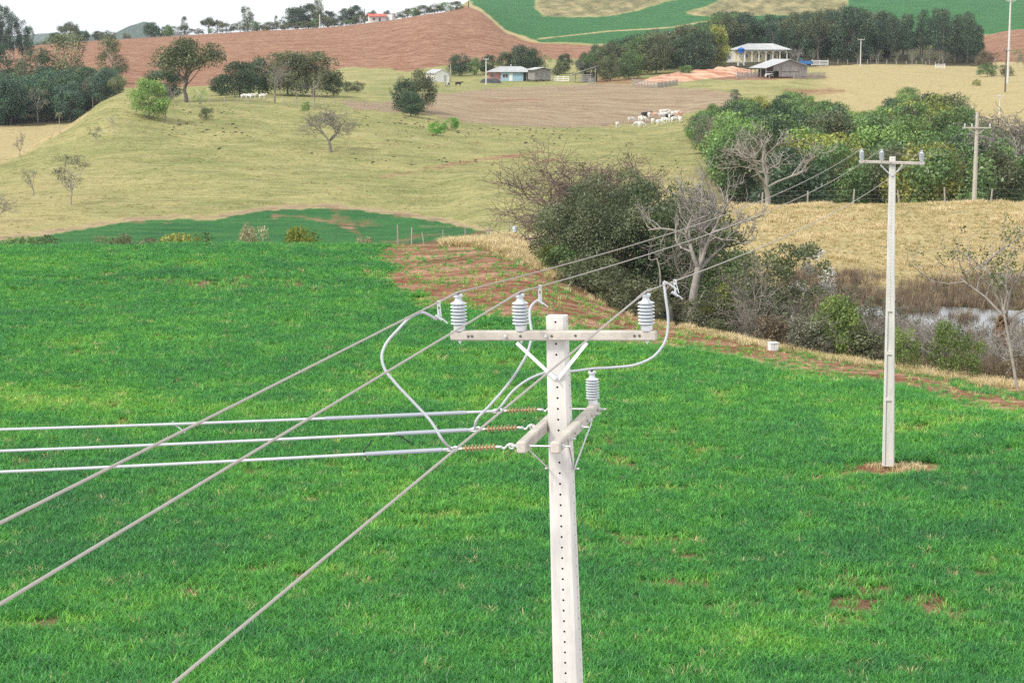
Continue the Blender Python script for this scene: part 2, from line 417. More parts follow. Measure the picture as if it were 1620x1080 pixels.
# ------------------------------------------------------------------ terrain: lofted profiles, near to far
# each profile: direction (photo column) -> list of (distance m, kind, value): 'z' height in m, 'p' photo row the ground shows at
PROF = {
 -900: [(3,'z',.8),(20,'z',.6),(39,'z',0),(59,'z',0),(88,'z',.1),(120,'p',392),(140,'z',-4.5),(165,'z',-8),(185,'z',-7.6),(190,'p',392),(240,'p',330),(280,'p',290),(380,'p',240),(450,'p',195),(800,'p',80),(1100,'z',2),(1500,'z',-4),(3000,'z',-6),(9000,'z',-8)],
 0:    [(3,'z',.8),(20,'z',.6),(39,'z',0),(59,'z',0),(88,'z',.1),(120,'p',391),(140,'z',-4.5),(165,'z',-8),(187,'p',396),(195,'p',378),(250,'p',300),(290,'p',256),(380,'p',237),(450,'p',190),(800,'p',77),(1100,'z',2),(1500,'z',-4),(3000,'z',-6),(9000,'z',-8)],
 100:  [(3,'z',.8),(20,'z',.6),(39,'z',0),(59,'z',0),(88,'z',.1),(120,'p',390),(140,'z',-4.5),(165,'z',-8),(187,'p',396),(203,'p',366),(258,'p',280),(315,'p',205),(385,'z',-7.5),(450,'p',190),(850,'p',68),(1100,'z',3),(1500,'z',-4),(3000,'z',-6),(9000,'z',-8)],
 200:  [(3,'z',.8),(20,'z',.6),(39,'z',0),(59,'z',0),(88,'z',.1),(120,'p',389),(140,'z',-4.5),(165,'z',-8),(187,'p',396),(212,'p',350),(268,'p',262),(345,'p',149),(400,'z',-.5),(480,'p',136),(900,'p',62),(1100,'z',6),(1500,'z',-2),(3000,'z',-6),(9000,'z',-8)],
 300:  [(3,'z',.8),(20,'z',.6),(39,'z',0),(59,'z',0),(88,'z',.1),(120,'p',388),(140,'z',-4.5),(165,'z',-8),(188,'p',396),(215,'p',347),(275,'p',252),(350,'p',166),(400,'p',156),(500,'p',134),(900,'p',56),(1100,'z',8),(1500,'z',0),(3000,'z',-6),(9000,'z',-8)],
 400:  [(3,'z',.8),(20,'z',.6),(39,'z',0),(59,'z',0),(88,'z',.1),(120,'p',388),(140,'z',-4.5),(165,'z',-8),(188,'p',396),(222,'p',335),(280,'p',248),(360,'p',165),(410,'p',150),(520,'p',127),(900,'p',50),(1100,'z',10),(1500,'z',2),(3000,'z',-6),(9000,'z',-8)],
 500:  [(3,'z',.8),(20,'z',.6),(39,'z',0),(59,'z',0),(88,'z',.1),(120,'p',388),(140,'z',-4.5),(165,'z',-8),(190,'p',396),(228,'p',328),(285,'p',246),(370,'p',166),(420,'p',150),(540,'p',122),(900,'p',45),(1100,'z',12),(1500,'z',4),(3000,'z',-6),(9000,'z',-8)],
 600:  [(3,'z',.8),(20,'z',.6),(39,'z',0),(59,'z',0),(88,'z',.05),(119,'p',389),(140,'z',-4.0),(165,'z',-7.5),(190,'p',396),(226,'p',335),(290,'p',243),(375,'p',174),(430,'p',152),(560,'p',115),(900,'p',35),(1100,'z',17),(1500,'z',10),(3000,'z',-6),(9000,'z',-8)],
 700:  [(3,'z',.8),(20,'z',.6),(39,'z',0),(59,'z',0),(88,'z',0),(117,'p',390),(123,'p',386),(150,'z',-5),(186,'p',394),(215,'p',350),(295,'p',243),(375,'p',190),(440,'p',152),(530,'p',124),(900,'p',20),(1050,'z',25),(1500,'z',24),(3000,'z',10),(9000,'z',-8)],
 750:  [(3,'z',.8),(20,'z',.6),(39,'z',0),(59,'z',0),(86,'z',0),(115,'p',393),(124,'p',383),(150,'z',-4.5),(184,'p',390),(203,'p',358),(298,'p',242),(378,'p',197),(445,'p',151),(530,'p',126),(900,'p',13),(1050,'p',6),(1500,'p',0),(3000,'z',30),(9000,'z',-8)],
 800:  [(3,'z',.8),(20,'z',.6),(39,'z',0),(59,'z',0),(84,'z',0),(111,'p',405),(125,'p',378),(150,'z',-4),(180,'p',382),(193,'p',367),(300,'p',242),(382,'p',200),(450,'p',150),(530,'p',127),(760,'p',52),(1000,'p',15),(1500,'p',-12),(3000,'z',50),(9000,'z',0)],
 900:  [(3,'z',.8),(20,'z',.6),(39,'z',0),(59,'z',0),(80,'z',-.05),(102,'p',455),(116,'z',-1.2),(130,'z',-2.6),(150,'z',-2.8),(190,'p',345),(300,'p',245),(392,'p',203),(455,'p',146),(530,'p',125),(755,'p',68),(1000,'p',28),(1500,'p',-35),(3000,'z',60),(9000,'z',0)],
 1000: [(3,'z',.8),(20,'z',.6),(39,'z',0),(59,'z',0),(78,'z',-.1),(96,'p',503),(106,'z',-1.7),(120,'z',-2.7),(140,'z',-2.6),(190,'p',335),(300,'p',245),(402,'p',200),(460,'p',141),(525,'p',122),(755,'p',69),(1000,'p',32),(1500,'p',-45),(3000,'z',70),(9000,'z',0)],
 1100: [(3,'z',.8),(20,'z',.6),(39,'z',0),(59,'z',0),(76,'z',-.15),(91,'p',524),(102,'z',-2.2),(120,'z',-2.8),(132,'z',-2.4),(175,'p',328),(240,'p',290),(410,'p',186),(465,'p',136),(520,'p',118),(755,'p',70),(1000,'p',33),(1500,'p',-45),(3000,'z',70),(9000,'z',0)],
 1200: [(3,'z',.8),(20,'z',.6),(39,'z',0),(59,'z',0),(74,'z',-.2),(87,'p',546),(99,'z',-2.6),(120,'z',-2.8),(126,'p',442),(156,'p',330),(215,'z',-8.5),(420,'p',172),(470,'p',131),(525,'p',112),(755,'p',72),(1000,'p',33),(1500,'p',-45),(3000,'z',70),(9000,'z',0)],
 1400: [(3,'z',.8),(20,'z',.6),(39,'z',0),(59,'z',0),(70,'z',-.15),(81,'p',583),(97,'z',-2.85),(119,'z',-2.85),(125,'p',450),(156,'p',327),(215,'z',-9),(425,'p',166),(480,'p',128),(560,'p',103),(755,'p',74),(1000,'p',30),(1500,'p',-45),(3000,'z',70),(9000,'z',0)],
 1520: [(3,'z',.8),(20,'z',.6),(39,'z',0),(59,'z',0),(68,'z',-.15),(78,'p',602),(97,'z',-2.9),(119,'z',-2.9),(125,'p',453),(156,'p',327),(215,'z',-9),(400,'p',182),(480,'p',132),(565,'p',106),(755,'p',72),(1000,'p',28),(1500,'p',-45),(3000,'z',70),(9000,'z',0)],
 1620: [(3,'z',.8),(20,'z',.6),(39,'z',0),(59,'z',0),(67,'z',-.15),(75,'p',622),(97,'z',-2.9),(119,'z',-2.9),(125,'p',455),(156,'p',326),(215,'z',-8),(370,'p',196),(450,'p',140),(520,'p',112),(750,'p',54),(1000,'p',26),(1500,'p',-45),(3000,'z',70),(9000,'z',0)],
 2520: [(3,'z',.8),(20,'z',.6),(39,'z',0),(59,'z',0),(67,'z',-.15),(75,'p',640),(97,'z',-2.9),(119,'z',-2.9),(125,'p',460),(156,'p',330),(215,'z',-8),(370,'p',196),(450,'p',140),(520,'p',112),(750,'p',54),(1000,'p',20),(1500,'p',-45),(3000,'z',70),(9000,'z',0)],
}
kx = np.array(sorted(PROF)); NR = len(PROF[0])
KD = np.array([[math.log(r[0]) for r in PROF[k]] for k in kx]); KZ = np.array([[r[2] if r[1] == 'z' else z_of(r[2], r[0]) for r in PROF[k]] for k in kx])
GX = np.unique(np.concatenate([np.linspace(-900, -60, 45), np.arange(-60, 1684, 4.5), np.linspace(1690, 2520, 45)]))
GL = np.concatenate([np.linspace(math.log(3), math.log(30), 30)[:-1], np.linspace(math.log(30), math.log(1500), 520)[:-1], np.linspace(math.log(1500), math.log(9000), 30)])
DX = pchip(kx, KD, GX); ZX = pchip(kx, KZ, GX)
GZ = np.zeros((len(GX), len(GL))); GV = np.zeros_like(GZ)
for i in range(len(GX)):
    GZ[i] = pchip(DX[i], ZX[i], GL); GV[i] = np.interp(GL, DX[i], np.arange(NR))
GD = np.exp(GL)[None, :].repeat(len(GX), 0)
GXw = (GX[:, None] - 810) / F * (GD * ct + (CAM_H - GZ) * st)
# natural unevenness: gentle everywhere, hummocky on the grazed hill
hum = np.clip((GV - 9) / 1.0, 0, 1) * np.clip((12.5 - GV) / 1.0, 0, 1)
GZ += (fbm(GXw / 9, GD / 9, 4) - .5) * (0.25 + 0.75 * hum) * np.clip((GD - 60) / 120, 0.12, 1)
GZ += (fbm(GXw / 2.2 + 50, GD / 2.2, 3) - .5) * 0.28 * hum
GZ += (fbm(GXw / 1.3 + 90, GD / 1.3, 3) - .5) * 0.35 * np.clip((GV - 8) / .3, 0, 1) * np.clip((9.6 - GV) / .3, 0, 1) * (GX[:, None] > 850)

def gidx(px, D):
    i = np.interp(px, GX, np.arange(len(GX))); j = np.interp(np.log(np.maximum(D, 3.01)), GL, np.arange(len(GL))); return i, j
def samp(G, px, D):
    i, j = gidx(np.asarray(px, float), np.asarray(D, float))
    i0 = np.clip(np.floor(i).astype(int), 0, len(GX) - 2); j0 = np.clip(np.floor(j).astype(int), 0, len(GL) - 2); a = i - i0; b = j - j0
    return (G[i0, j0] * (1 - a) + G[i0 + 1, j0] * a) * (1 - b) + (G[i0, j0 + 1] * (1 - a) + G[i0 + 1, j0 + 1] * a) * b
def gpt(px, D):
    """ground point seen at photo column px, at distance D"""
    z = samp(GZ, px, D); x = (np.asarray(px) - 810) / F * (np.asarray(D) * ct + (CAM_H - z) * st)
    return np.stack(np.broadcast_arrays(x, D, z), -1)
def zxy(x, y):
    z = 0.0
    for _ in range(3):
        px = 810 + F * np.asarray(x) / (np.asarray(y) * ct + (CAM_H - z) * st); z = samp(GZ, px, y)
    return z
def ground_at(px, py, dmin=40, dmax=2500):
    """nearest ground point in [dmin,dmax] that the photo shows at (px, py)"""
    D = np.exp(np.linspace(math.log(dmin), math.log(dmax), 1500)); P = gpt(np.full_like(D, px), D); _, q = proj(P)
    k = np.argmax(q <= py)
    return P[k] if q[k] <= py else P[np.argmin(np.abs(q - py))]

VX = np.stack([GXw, GD, GZ], -1); PXg, PYg = proj(VX)
jx = (fbm(GXw / 3, GD / 3, 3) - .5); jy = (fbm(GXw / 3 + 40, GD / 3 + 9, 3) - .5)
JX = PXg + jx * 26 * np.clip(120 / GD, .25, 1.2); JY = PYg + jy * 7 * np.clip(120 / GD, .3, 1.5)
def region(poly, d0, d1): return inpoly(JX, JY, poly) & (GD > d0) & (GD < d1)
wheat = np.zeros_like(GZ); soil = wheat.copy(); straw = wheat.copy(); stubble = wheat.copy(); floor_ = wheat.copy(); clay = wheat.copy(); bed = wheat.copy()
n1 = fbm(GXw / 4, GD / 4, 4); n2 = fbm(GXw / 14 + 5, GD / 14, 3)
edge = GV + (jx * .5) 
near = edge < 5.0
bed[near] = 1
SOIL1 = [(612,442),(690,424),(760,420),(830,424),(866,434),(930,458),(1010,490),(1060,512),(1120,528),(1240,556),(1420,592),(1620,632),(1900,660),(1900,690),(1620,650),(1430,610),(1300,585),(1150,556),(1050,536),(950,516),(850,500),(740,478),(650,462)]
s1 = region(SOIL1, 55, 125); 
soil1 = s1 & (GV < 5.35)
soil[soil1] = .92; bed[soil1] = 0
straw += np.clip((edge - 5.0) / .25, 0, 1) * (GV < 8) * .9
straw = np.maximum(straw, ((GV >= 8) & (GV < 10.2)) * .85 * np.clip((GX[:, None] + jx * 160 - 760 - (GV - 8) * 130) / 160, 0, 1))
straw += (GV >= 8.8) * (GV < 12.5) * np.clip((420 - GX[:, None]) / 420, 0, 1) * np.clip((11.4 - GV) / 2.5, 0, 1) * (0.2 + .7 * n2)
straw[(GV > 10.9) & (GX[:, None] < 165) & (GV < 13.2) & (PYg > 180)] = .95
straw += np.clip((GX[:, None] - 1080) / 90, 0, 1) * (GV > 10.5) * (GV < 13.5) * (.25 + np.clip((GX[:, None] - 1280) / 60, 0, .6))
F2 = [(-900,440),(-900,380),(-100,388),(0,380),(100,368),(200,351),(290,346),(330,349),(400,337),(450,331),(520,329),(600,337),(700,352),(760,365),(785,373),(785,420)]
f2 = region(F2, 172, 245); wheat[f2] = 1; straw[f2] = 0
# bare track and thin patches in the second field
tr = np.abs(JY - np.interp(JX, [430, 470, 520, 560, 590], [343, 343, 350, 364, 392])) < 3.2
soil[f2 & tr & (JX > 430) & (JX < 590)] = .65
soil[f2 & (np.abs(JY - 353) < 2.5) & (JX > 180) & (JX < 310)] = .5
soil[f2 & (JX > 520) & (n1 > .55 - np.clip((JX - 560) / 900, 0, .12))] = .5
bedge = (~f2) & inpoly(JX, JY + 7, F2) & (GD > 172) & (GD < 250); soil[bedge] = .25; straw[bedge] = 1; stubble[bedge] = .7
# a stony scar and cattle track across the hill
for pts, w in (([(590,283),(700,262),(800,248),(860,240)], 3.0), ([(430,330),(500,306),(590,284)], 1.6), ([(820,262),(900,248)], 2.0), ([(60,300),(160,272),(260,236),(340,206),(420,196)], 1.1), ([(180,330),(300,300),(420,262),(520,246)], 1.0), ([(260,212),(360,186),(470,182)], 1.0), ([(540,214),(640,232),(760,226)], 1.0)):
    xs, ys = zip(*pts); t_ = (np.abs(JY - np.interp(JX, xs, ys)) < w) & (JX > xs[0]) & (JX < xs[-1]) & (GD > 200) & (GD < 420); soil[t_] = np.maximum(soil[t_], .5 + .3 * (n1[t_] > .5)); wheat[t_] = 0; 
STUB = [(535,158),(600,163),(650,154),(690,150),(760,142),(860,136),(940,131),(1000,134),(1100,140),(1172,148),(1165,165),(1100,176),(1060,189),(980,199),(900,203),(800,199),(740,194),(690,184),(600,176),(560,174)]
sb = region(STUB, 360, 490); stubble[sb] = 1; straw[sb] = 0
rim = (~sb) & inpoly(JX, JY - 4, STUB) & (GD > 340) & (GD < 420) & (JX > 680); wheat[rim & (n1 > .45)] = .35; soil[rim & (n1 <= .42)] = .5
REDF = [(-900,82),(0,78),(60,66),(200,58),(400,44),(600,28),(700,12),(742,6),(762,18),(800,52),(850,68),(930,72),(1000,70),(1000,92),(930,92),(780,98),(700,104),(640,114),(600,108),(545,106),(500,122),(420,124),(330,136),(200,140),(0,130),(-900,140)]
rf = region(REDF, 470, 1000); soil[rf] = 1; straw[rf] = 0
soil[(GX[:, None] > 1500) & (GV > 13.2) & (GV < 14.25)] = 1
UPG = [(752,14),(762,20),(800,50),(842,66),(930,69),(1100,71),(1620,53),(2600,50),(2600,-400),(700,-400),(745,2)]
ug = inpoly(PXg + jx * 4, PYg + jy * 3, UPG) & (GD > 700) & (soil < .5); wheat[ug] = 1; straw[ug] = 0
hedge = (np.abs(PYg - np.interp(PXg, [740, 762, 800, 845], [8, 17, 50, 66]) - jy * 4) < 3.2) & (PXg > 738) & (PXg < 850) & (GD > 650); straw[hedge] = 1; soil[hedge] = .2; wheat[hedge] = .1
for poly in ([(845,12),(858,25),(900,28),(960,27),(1010,17),(1075,-2),(1075,-40),(860,-40)], [(1082,20),(1100,25),(1180,26),(1330,22),(1345,-2),(1150,-6),(1120,10)]):
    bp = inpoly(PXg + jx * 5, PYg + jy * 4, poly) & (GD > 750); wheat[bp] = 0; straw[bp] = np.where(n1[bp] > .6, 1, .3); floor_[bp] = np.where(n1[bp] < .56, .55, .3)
trk = (np.abs(PYg - np.interp(PXg, [850, 960, 1060, 1140], [62, 50, 44, 30])) < 1.3) & (PXg > 850) & (PXg < 1140) & (GD > 750); wheat[trk] = .2; straw[trk] = 1
# farmyard
for poly, a in (([(1085,118),(1120,114),(1200,117),(1300,119),(1312,124),(1180,127),(1090,124)], .9), ([(1225,146),(1245,138),(1330,140),(1350,146),(1300,152)], .65), ([(930,124),(1020,122),(1030,132),(945,134)], .6), ([(1280,100),(1330,98),(1335,106),(1285,108)], .5), ([(740,158),(850,154),(880,160),(760,164)], .55)):
    soil[region(poly, 380, 640)] = a
CLAYP = [(1002,121),(1040,113),(1090,104),(1160,99),(1192,101),(1196,112),(1120,117),(1075,122),(1020,127)]
gy = region([(660,124),(840,126),(960,120),(960,132),(860,135),(760,141),(680,150),(650,142)], 430, 560); wheat[gy] = .22; straw[gy] = 0
gy = region([(540,112),(620,108),(632,122),(560,136),(525,132)], 430, 640); straw[gy] = .25; soil[gy] = 0
gy = region([(300,148),(540,140),(640,140),(640,158),(420,166),(300,160)], 340, 520); wheat[gy] = .15; straw[gy] = 0
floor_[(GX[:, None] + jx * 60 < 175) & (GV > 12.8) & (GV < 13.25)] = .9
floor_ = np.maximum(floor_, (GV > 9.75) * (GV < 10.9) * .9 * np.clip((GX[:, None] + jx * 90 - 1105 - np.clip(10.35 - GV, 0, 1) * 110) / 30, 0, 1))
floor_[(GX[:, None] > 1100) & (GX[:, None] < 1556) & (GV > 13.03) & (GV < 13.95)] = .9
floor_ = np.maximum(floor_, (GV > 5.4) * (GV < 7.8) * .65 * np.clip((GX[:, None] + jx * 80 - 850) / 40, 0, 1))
E_X = [600, 700, 780, 860, 930, 1010, 1060, 1120, 1240, 1420, 1620, 2000]
E_Y = [452, 425, 418, 430, 458, 490, 508, 524, 552, 588, 626, 668]           # edge of the crop against thicket and verge
def bare_at(qx_, qy_, nz):
    """how bare the headland is: full against the edge, fading into the crop"""
    t = qy_ - np.interp(qx_, E_X, E_Y); full = np.interp(qx_, [600, 700, 780, 860, 960, 1100, 1400, 1620], [6, 40, 56, 60, 40, 10, 6, 8]); fade = np.interp(qx_, [600, 860, 1000, 1200, 1620], [14, 26, 40, 46, 34])
    return np.clip((full + fade - t + (nz - .5) * 60) / fade, 0, 1) * np.clip((qx_ - 590 + (nz - .5) * 90) / 40, 0, 1)
b1 = bare_at(PXg, PYg, n1) * (GV < 5.3) * (GD > 55) * (GD < 125); soil = np.maximum(soil, b1 * np.interp(PXg, [900, 1080], [.92, .55])); bed = np.where(b1 > .3, bed * (1 - b1), bed)
ft = np.hypot((PXg - 1417) / 66, (PYg - 742) / 9) + (n1 - .5) * 1.1; soil[(ft < 1) & (GD < 70)] = .8; bed[(ft < 1) & (GD < 70)] = 0
def soften(a_):
    for _ in range(1):
        a_ = a_.copy(); a_[1:-1] = (a_[:-2] + 2 * a_[1:-1] + a_[2:]) / 4; a_[:, 1:-1] = (a_[:, :-2] + 2 * a_[:, 1:-1] + a_[:, 2:]) / 4
    return a_
wheat, soil, straw, stubble, floor_, clay, bed = [soften(np.clip(a_, 0, 1)) for a_ in (wheat, soil, straw, stubble, floor_, clay, bed)]

nx, ny = GZ.shape
ii = np.arange(nx * ny).reshape(nx, ny)
quads = np.stack([ii[:-1, :-1], ii[1:, :-1], ii[1:, 1:], ii[:-1, 1:]], -1)
qv = (GV[:-1, :-1] + GV[1:, 1:]) / 2
dzx = np.gradient(VX, axis=0); dzy = np.gradient(VX, axis=1); NRM = np.cross(dzx, dzy); NRM /= np.linalg.norm(NRM, axis=-1)[..., None]
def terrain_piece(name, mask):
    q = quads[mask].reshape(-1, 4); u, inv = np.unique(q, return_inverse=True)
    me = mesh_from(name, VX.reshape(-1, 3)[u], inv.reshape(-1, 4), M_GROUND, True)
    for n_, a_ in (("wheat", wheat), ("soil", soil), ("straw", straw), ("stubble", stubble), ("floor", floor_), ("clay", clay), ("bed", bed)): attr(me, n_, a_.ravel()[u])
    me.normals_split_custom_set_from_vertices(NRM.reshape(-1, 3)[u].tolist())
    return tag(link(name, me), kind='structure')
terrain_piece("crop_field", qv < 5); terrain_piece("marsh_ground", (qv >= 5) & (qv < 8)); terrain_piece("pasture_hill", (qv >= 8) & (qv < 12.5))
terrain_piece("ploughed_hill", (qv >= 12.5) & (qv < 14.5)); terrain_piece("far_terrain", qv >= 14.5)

# water lying in the marsh
m_water, nt_, p_, o_ = nodes("pond_water")
p_.inputs['Base Color'].default_value = (0.05, 0.048, 0.035, 1); p_.inputs['Roughness'].default_value = 0.06
tcx = N(nt_, "ShaderNodeNewGeometry"); nt_.links.new(bump(nt_, noise(nt_, tcx.outputs['Position'], 2.5, 3), 0.12, 0.05), p_.inputs['Normal'])
pv = []; a = np.linspace(0, 2 * math.pi, 64, endpoint=False)
for t in a:
    r = 1 + .22 * math.sin(3 * t + 1) + .12 * math.sin(7 * t); pv.append((29.5 + 14.0 * r * math.cos(t), 109 + 7.0 * r * math.sin(t), -2.74))
tag(link("pond", mesh_from("pond", np.array(pv), [tuple(range(64))], m_water)), kind='structure')

# distant wooded hills on the horizon
m_hill, nt_, p_, o_ = nodes("distant_woodland")
g_ = N(nt_, "ShaderNodeNewGeometry"); nn = noise(nt_, g_.outputs['Position'], 0.02, 6, 0.7)
nt_.links.new(mixc(nt_, mrange(nt_, nn, .35, .65), (0.02, 0.045, 0.022), (0.05, 0.085, 0.04)), p_.inputs['Base Color']); p_.inputs['Roughness'].default_value = 1
nt_.links.new(bump(nt_, nn, 1.0, 8.0), p_.inputs['Normal'])
def far_hill(D, ctrl, seed):
    xs = np.arange(-900, 2520, 6.0); top = np.interp(xs, [c[0] for c in ctrl], [c[1] for c in ctrl])
    top = top + (fbm(xs / 14 + seed, xs * 0 + seed, 4) - .5) * 3.5
    rows = []
    for k, (dd, fr) in enumerate(((-.10, -.03), (-.05, .3), (-.02, .75), (0, 1), (.03, .8), (.10, -.03))):
        d = D * (1 + dd); zt = np.array([z_of(t, D) for t in top]); z = -8 + fr * (zt + 8) + (fbm(xs / 9 + seed + k, xs * 0 + k * 3.3, 3) - .5) * 8 * (0 < fr < 1)
        rows.append(np.stack([(xs - 810) / F * d, np.full_like(xs, d), z], -1))
    V = np.stack(rows, 0); m_, n_ = V.shape[:2]; i_ = np.arange(m_ * n_).reshape(m_, n_)
    q = np.stack([i_[:-1, :-1], i_[:-1, 1:], i_[1:, 1:], i_[1:, :-1]], -1).reshape(-1, 4)
    return tag(link("hills", mesh_from("hills", V.reshape(-1, 3), q, m_hill, True)), kind='structure')
far_hill(5200, [(-900, 52), (0, 58), (55, 56), (90, 52), (150, 54), (200, 55), (260, 54), (330, 56), (420, 58), (700, 62), (2520, 64)], 3)
far_hill(3600, [(-900, 60), (100, 66), (140, 62), (146, 40), (152, 62), (176, 60), (195, 50), (212, 42), (235, 35), (250, 38), (262, 55), (300, 62), (2520, 70)], 8)

# ------------------------------------------------------------------ instanced ground cover
def tuft_mesh(name, nb, h, w, spread, lean, mat, seed, seg=3, curl=0.6):
    r = np.random.default_rng(seed); V = []; Fs = []; T = []
    for b in range(nb):
        a = r.random() * 6.283; rad = spread * math.sqrt(r.random()); base = np.array([rad * math.cos(a), rad * math.sin(a), -0.02])
        d = r.random() * 6.283; le = lean * (0.3 + r.random()); hh = h * (0.6 + .55 * r.random()); ww = w * (.7 + .6 * r.random()); tone = r.random()
        out = np.array([math.cos(d), math.sin(d), 0]); side = np.array([-math.sin(d + .5 * r.normal()), math.cos(d), 0]); n0 = len(V)
        for k in range(seg + 1):
            t = k / seg; p = base + np.array([0, 0, hh * (t - curl * .35 * t * t * le)]) + out * hh * le * (t * .35 + t * t * curl); wv = ww * (1 - t) ** .6 if k < seg else 0
            V += [p - side * wv / 2, p + side * wv / 2] if k < seg else [p]; T += [tone] * (2 if k < seg else 1)
        for k in range(seg - 1): Fs.append((n0 + 2 * k, n0 + 2 * k + 1, n0 + 2 * k + 3, n0 + 2 * k + 2))
        Fs.append((n0 + 2 * seg - 2, n0 + 2 * seg - 1, n0 + 2 * seg))
    me = bpy.data.meshes.new(name); me.from_pydata([tuple(v) for v in V], [], Fs); me.update(); me.materials.append(mat); attr(me, "tone", T)
    return me

def scatter(name, pts, scl, tint, meshes, label, cat, seed=1, kind='stuff'):
    """one object whose points carry instanced tufts"""
    n = len(pts); r = np.random.default_rng(seed)
    me = bpy.data.meshes.new(name); me.vertices.add(n); me.vertices.foreach_set("co", np.asarray(pts, np.float32).ravel()); me.update()
    attr(me, "tint", tint); attr(me, "scl", scl)
    rot = np.zeros((n, 3)); rot[:, 2] = r.random(n) * 6.283; attr(me, "rot", rot, typ='FLOAT_VECTOR')
    a = me.attributes.new("pick", 'INT', 'POINT'); a.data.foreach_set("value", r.integers(0, len(meshes), n).astype(np.int32))
    coll = bpy.data.collections.new(name + "_source")
    for m_ in meshes: coll.objects.link(bpy.data.objects.new(m_.name, m_))
    o = link(name, me); tag(o, label, cat, kind=kind)
    ng = bpy.data.node_groups.new(name, 'GeometryNodeTree')
    ng.interface.new_socket("Geometry", in_out='INPUT', socket_type='NodeSocketGeometry'); ng.interface.new_socket("Geometry", in_out='OUTPUT', socket_type='NodeSocketGeometry')
    gi = ng.nodes.new("NodeGroupInput"); go = ng.nodes.new("NodeGroupOutput"); ip = ng.nodes.new("GeometryNodeInstanceOnPoints")
    ci = ng.nodes.new("GeometryNodeCollectionInfo"); ci.inputs['Collection'].default_value = coll; ci.inputs['Separate Children'].default_value = True; ci.inputs['Reset Children'].default_value = True
    def na(nm, ty): x = ng.nodes.new("GeometryNodeInputNamedAttribute"); x.data_type = ty; x.inputs[0].default_value = nm; return [s for s in x.outputs if s.enabled and s.name == 'Attribute'][0]
    ip.inputs['Pick Instance'].default_value = True
    ng.links.new(gi.outputs[0], ip.inputs['Points']); ng.links.new(ci.outputs[0], ip.inputs['Instance']); ng.links.new(na("pick", 'INT'), ip.inputs['Instance Index'])
    ng.links.new(na("rot", 'FLOAT_VECTOR'), ip.inputs['Rotation']); ng.links.new(na("scl", 'FLOAT'), ip.inputs['Scale']); ng.links.new(ip.outputs[0], go.inputs[0])
    md = o.modifiers.new("scatter", 'NODES'); md.node_group = ng
    return o

def spread(n, px0, px1, d0, d1, r, power=0.0):
    """points even per square metre (power>0: thinner with distance), seen between two photo columns"""
    u = r.random(n); k = 2 - power
    D = (d0 ** k + u * (d1 ** k - d0 ** k)) ** (1 / k); px = px0 + r.random(n) * (px1 - px0)
    return px, D

M_WHEAT = blade_material("wheat_blade", [(0.0, (0.055, 0.225, 0.066)), (0.35, (0.082, 0.315, 0.063)), (0.62, (0.138, 0.400, 0.060)), (0.84, (0.26, 0.50, 0.070)), (1.0, (0.58, 0.48, 0.25))], 0.40)
M_STRAW = blade_material("straw_blade", [(0.0, (0.16, 0.17, 0.05)), (0.35, (0.38, 0.32, 0.14)), (0.7, (0.54, 0.44, 0.23)), (1.0, (0.66, 0.55, 0.34))], 0.25)
M_REED = blade_material("reed_blade", [(0.0, (0.13, 0.090, 0.058)), (0.5, (0.22, 0.165, 0.110)), (1.0, (0.36, 0.28, 0.17))], 0.2)
wt_m = [tuft_mesh("wheat_tuft", 21, 0.25, 0.023, 0.16, 1.0, M_WHEAT, 11 + k, 3, .75) for k in range(5)]
r = np.random.default_rng(21)
px, D = spread(190000, -150, 1770, 36.5, 125, r, 0.75)
P = gpt(px, D); v = samp(GV, px, D)
na_ = fbm(P[:, 0] / 4.5, P[:, 1] / 3.4, 4); nb_ = fbm(P[:, 0] / 14 + 7, P[:, 1] / 8 + 3, 3); nc_ = fbm(P[:, 0] / 1.1 + 3, P[:, 1] / 1.1, 3)
bare = samp(soil, px, D)
qx, qy = proj(P)
foot = np.hypot((qx - 1417) / 70, (qy - 742) / 9)                       # trampled ring round the far pole
thin = np.clip((nc_ - .55) * 7, 0, 1) * np.clip((na_ - .40) * 5, 0, 1)
# named bare strips in the photo: a bleached wheel track low right and thin spots by the left edge
strip = np.exp(-((qy - (913 - (qx - 1400) * .02)) / 5.0) ** 2) * (qx > 1190) * (qx < 1580) * (.3 + nc_)
strip += np.exp(-((qx - 40) / 70) ** 2 - ((qy - 722) / 22) ** 2) * .9 + np.exp(-((qx - 330) / 260) ** 2 - ((qy - 448) / 15) ** 2) * 1.7 * np.clip(nc_ * 2 - .45, 0, 1)
strip += np.exp(-((qx - 1365) / 40) ** 2 - ((qy - 962) / 9) ** 2) + np.exp(-((qx - 1450) / 190) ** 2 - ((qy - 950) / 26) ** 2) * np.clip((nc_ - .48) * 6, 0, 1) + np.exp(-((qx - 1560) / 90) ** 2 - ((qy - 720) / 12) ** 2) * np.clip((nc_ - .45) * 6, 0, 1)
keep = (v < 5.02 + .12 * (nc_ - .5)) & (r.random(len(D)) > np.clip(bare * .96, 0, .93)) & (foot > 1 + 1.2 * (nc_ - .5)) & (r.random(len(D)) > np.clip(thin * .75 + strip * .8, 0, .86))
P, na_, nb_, nc_, bare, qx, qy, Dk, vv = P[keep], na_[keep], nb_[keep], nc_[keep], bare[keep], qx[keep], qy[keep], D[keep], v[keep]
lime = np.exp(-((qx - 60) / 330) ** 2 - ((qy - 632) / 28) ** 2) * .38 + np.exp(-((qx - 1050) / 520) ** 2 - ((qy - 652) / 34) ** 2) * .2 + np.exp(-((qx - 1230) / 200) ** 2 - ((qy - 1015) / 30) ** 2) * .25
tint = .34 + (na_ - .5) * .55 + (nb_ - .5) * .3 + (nc_ - .5) * .7 + lime + r.normal(0, .13, len(P)) + bare * .25
tint = np.where(r.random(len(P)) < .012, 1.0, np.clip(tint, 0, .9))
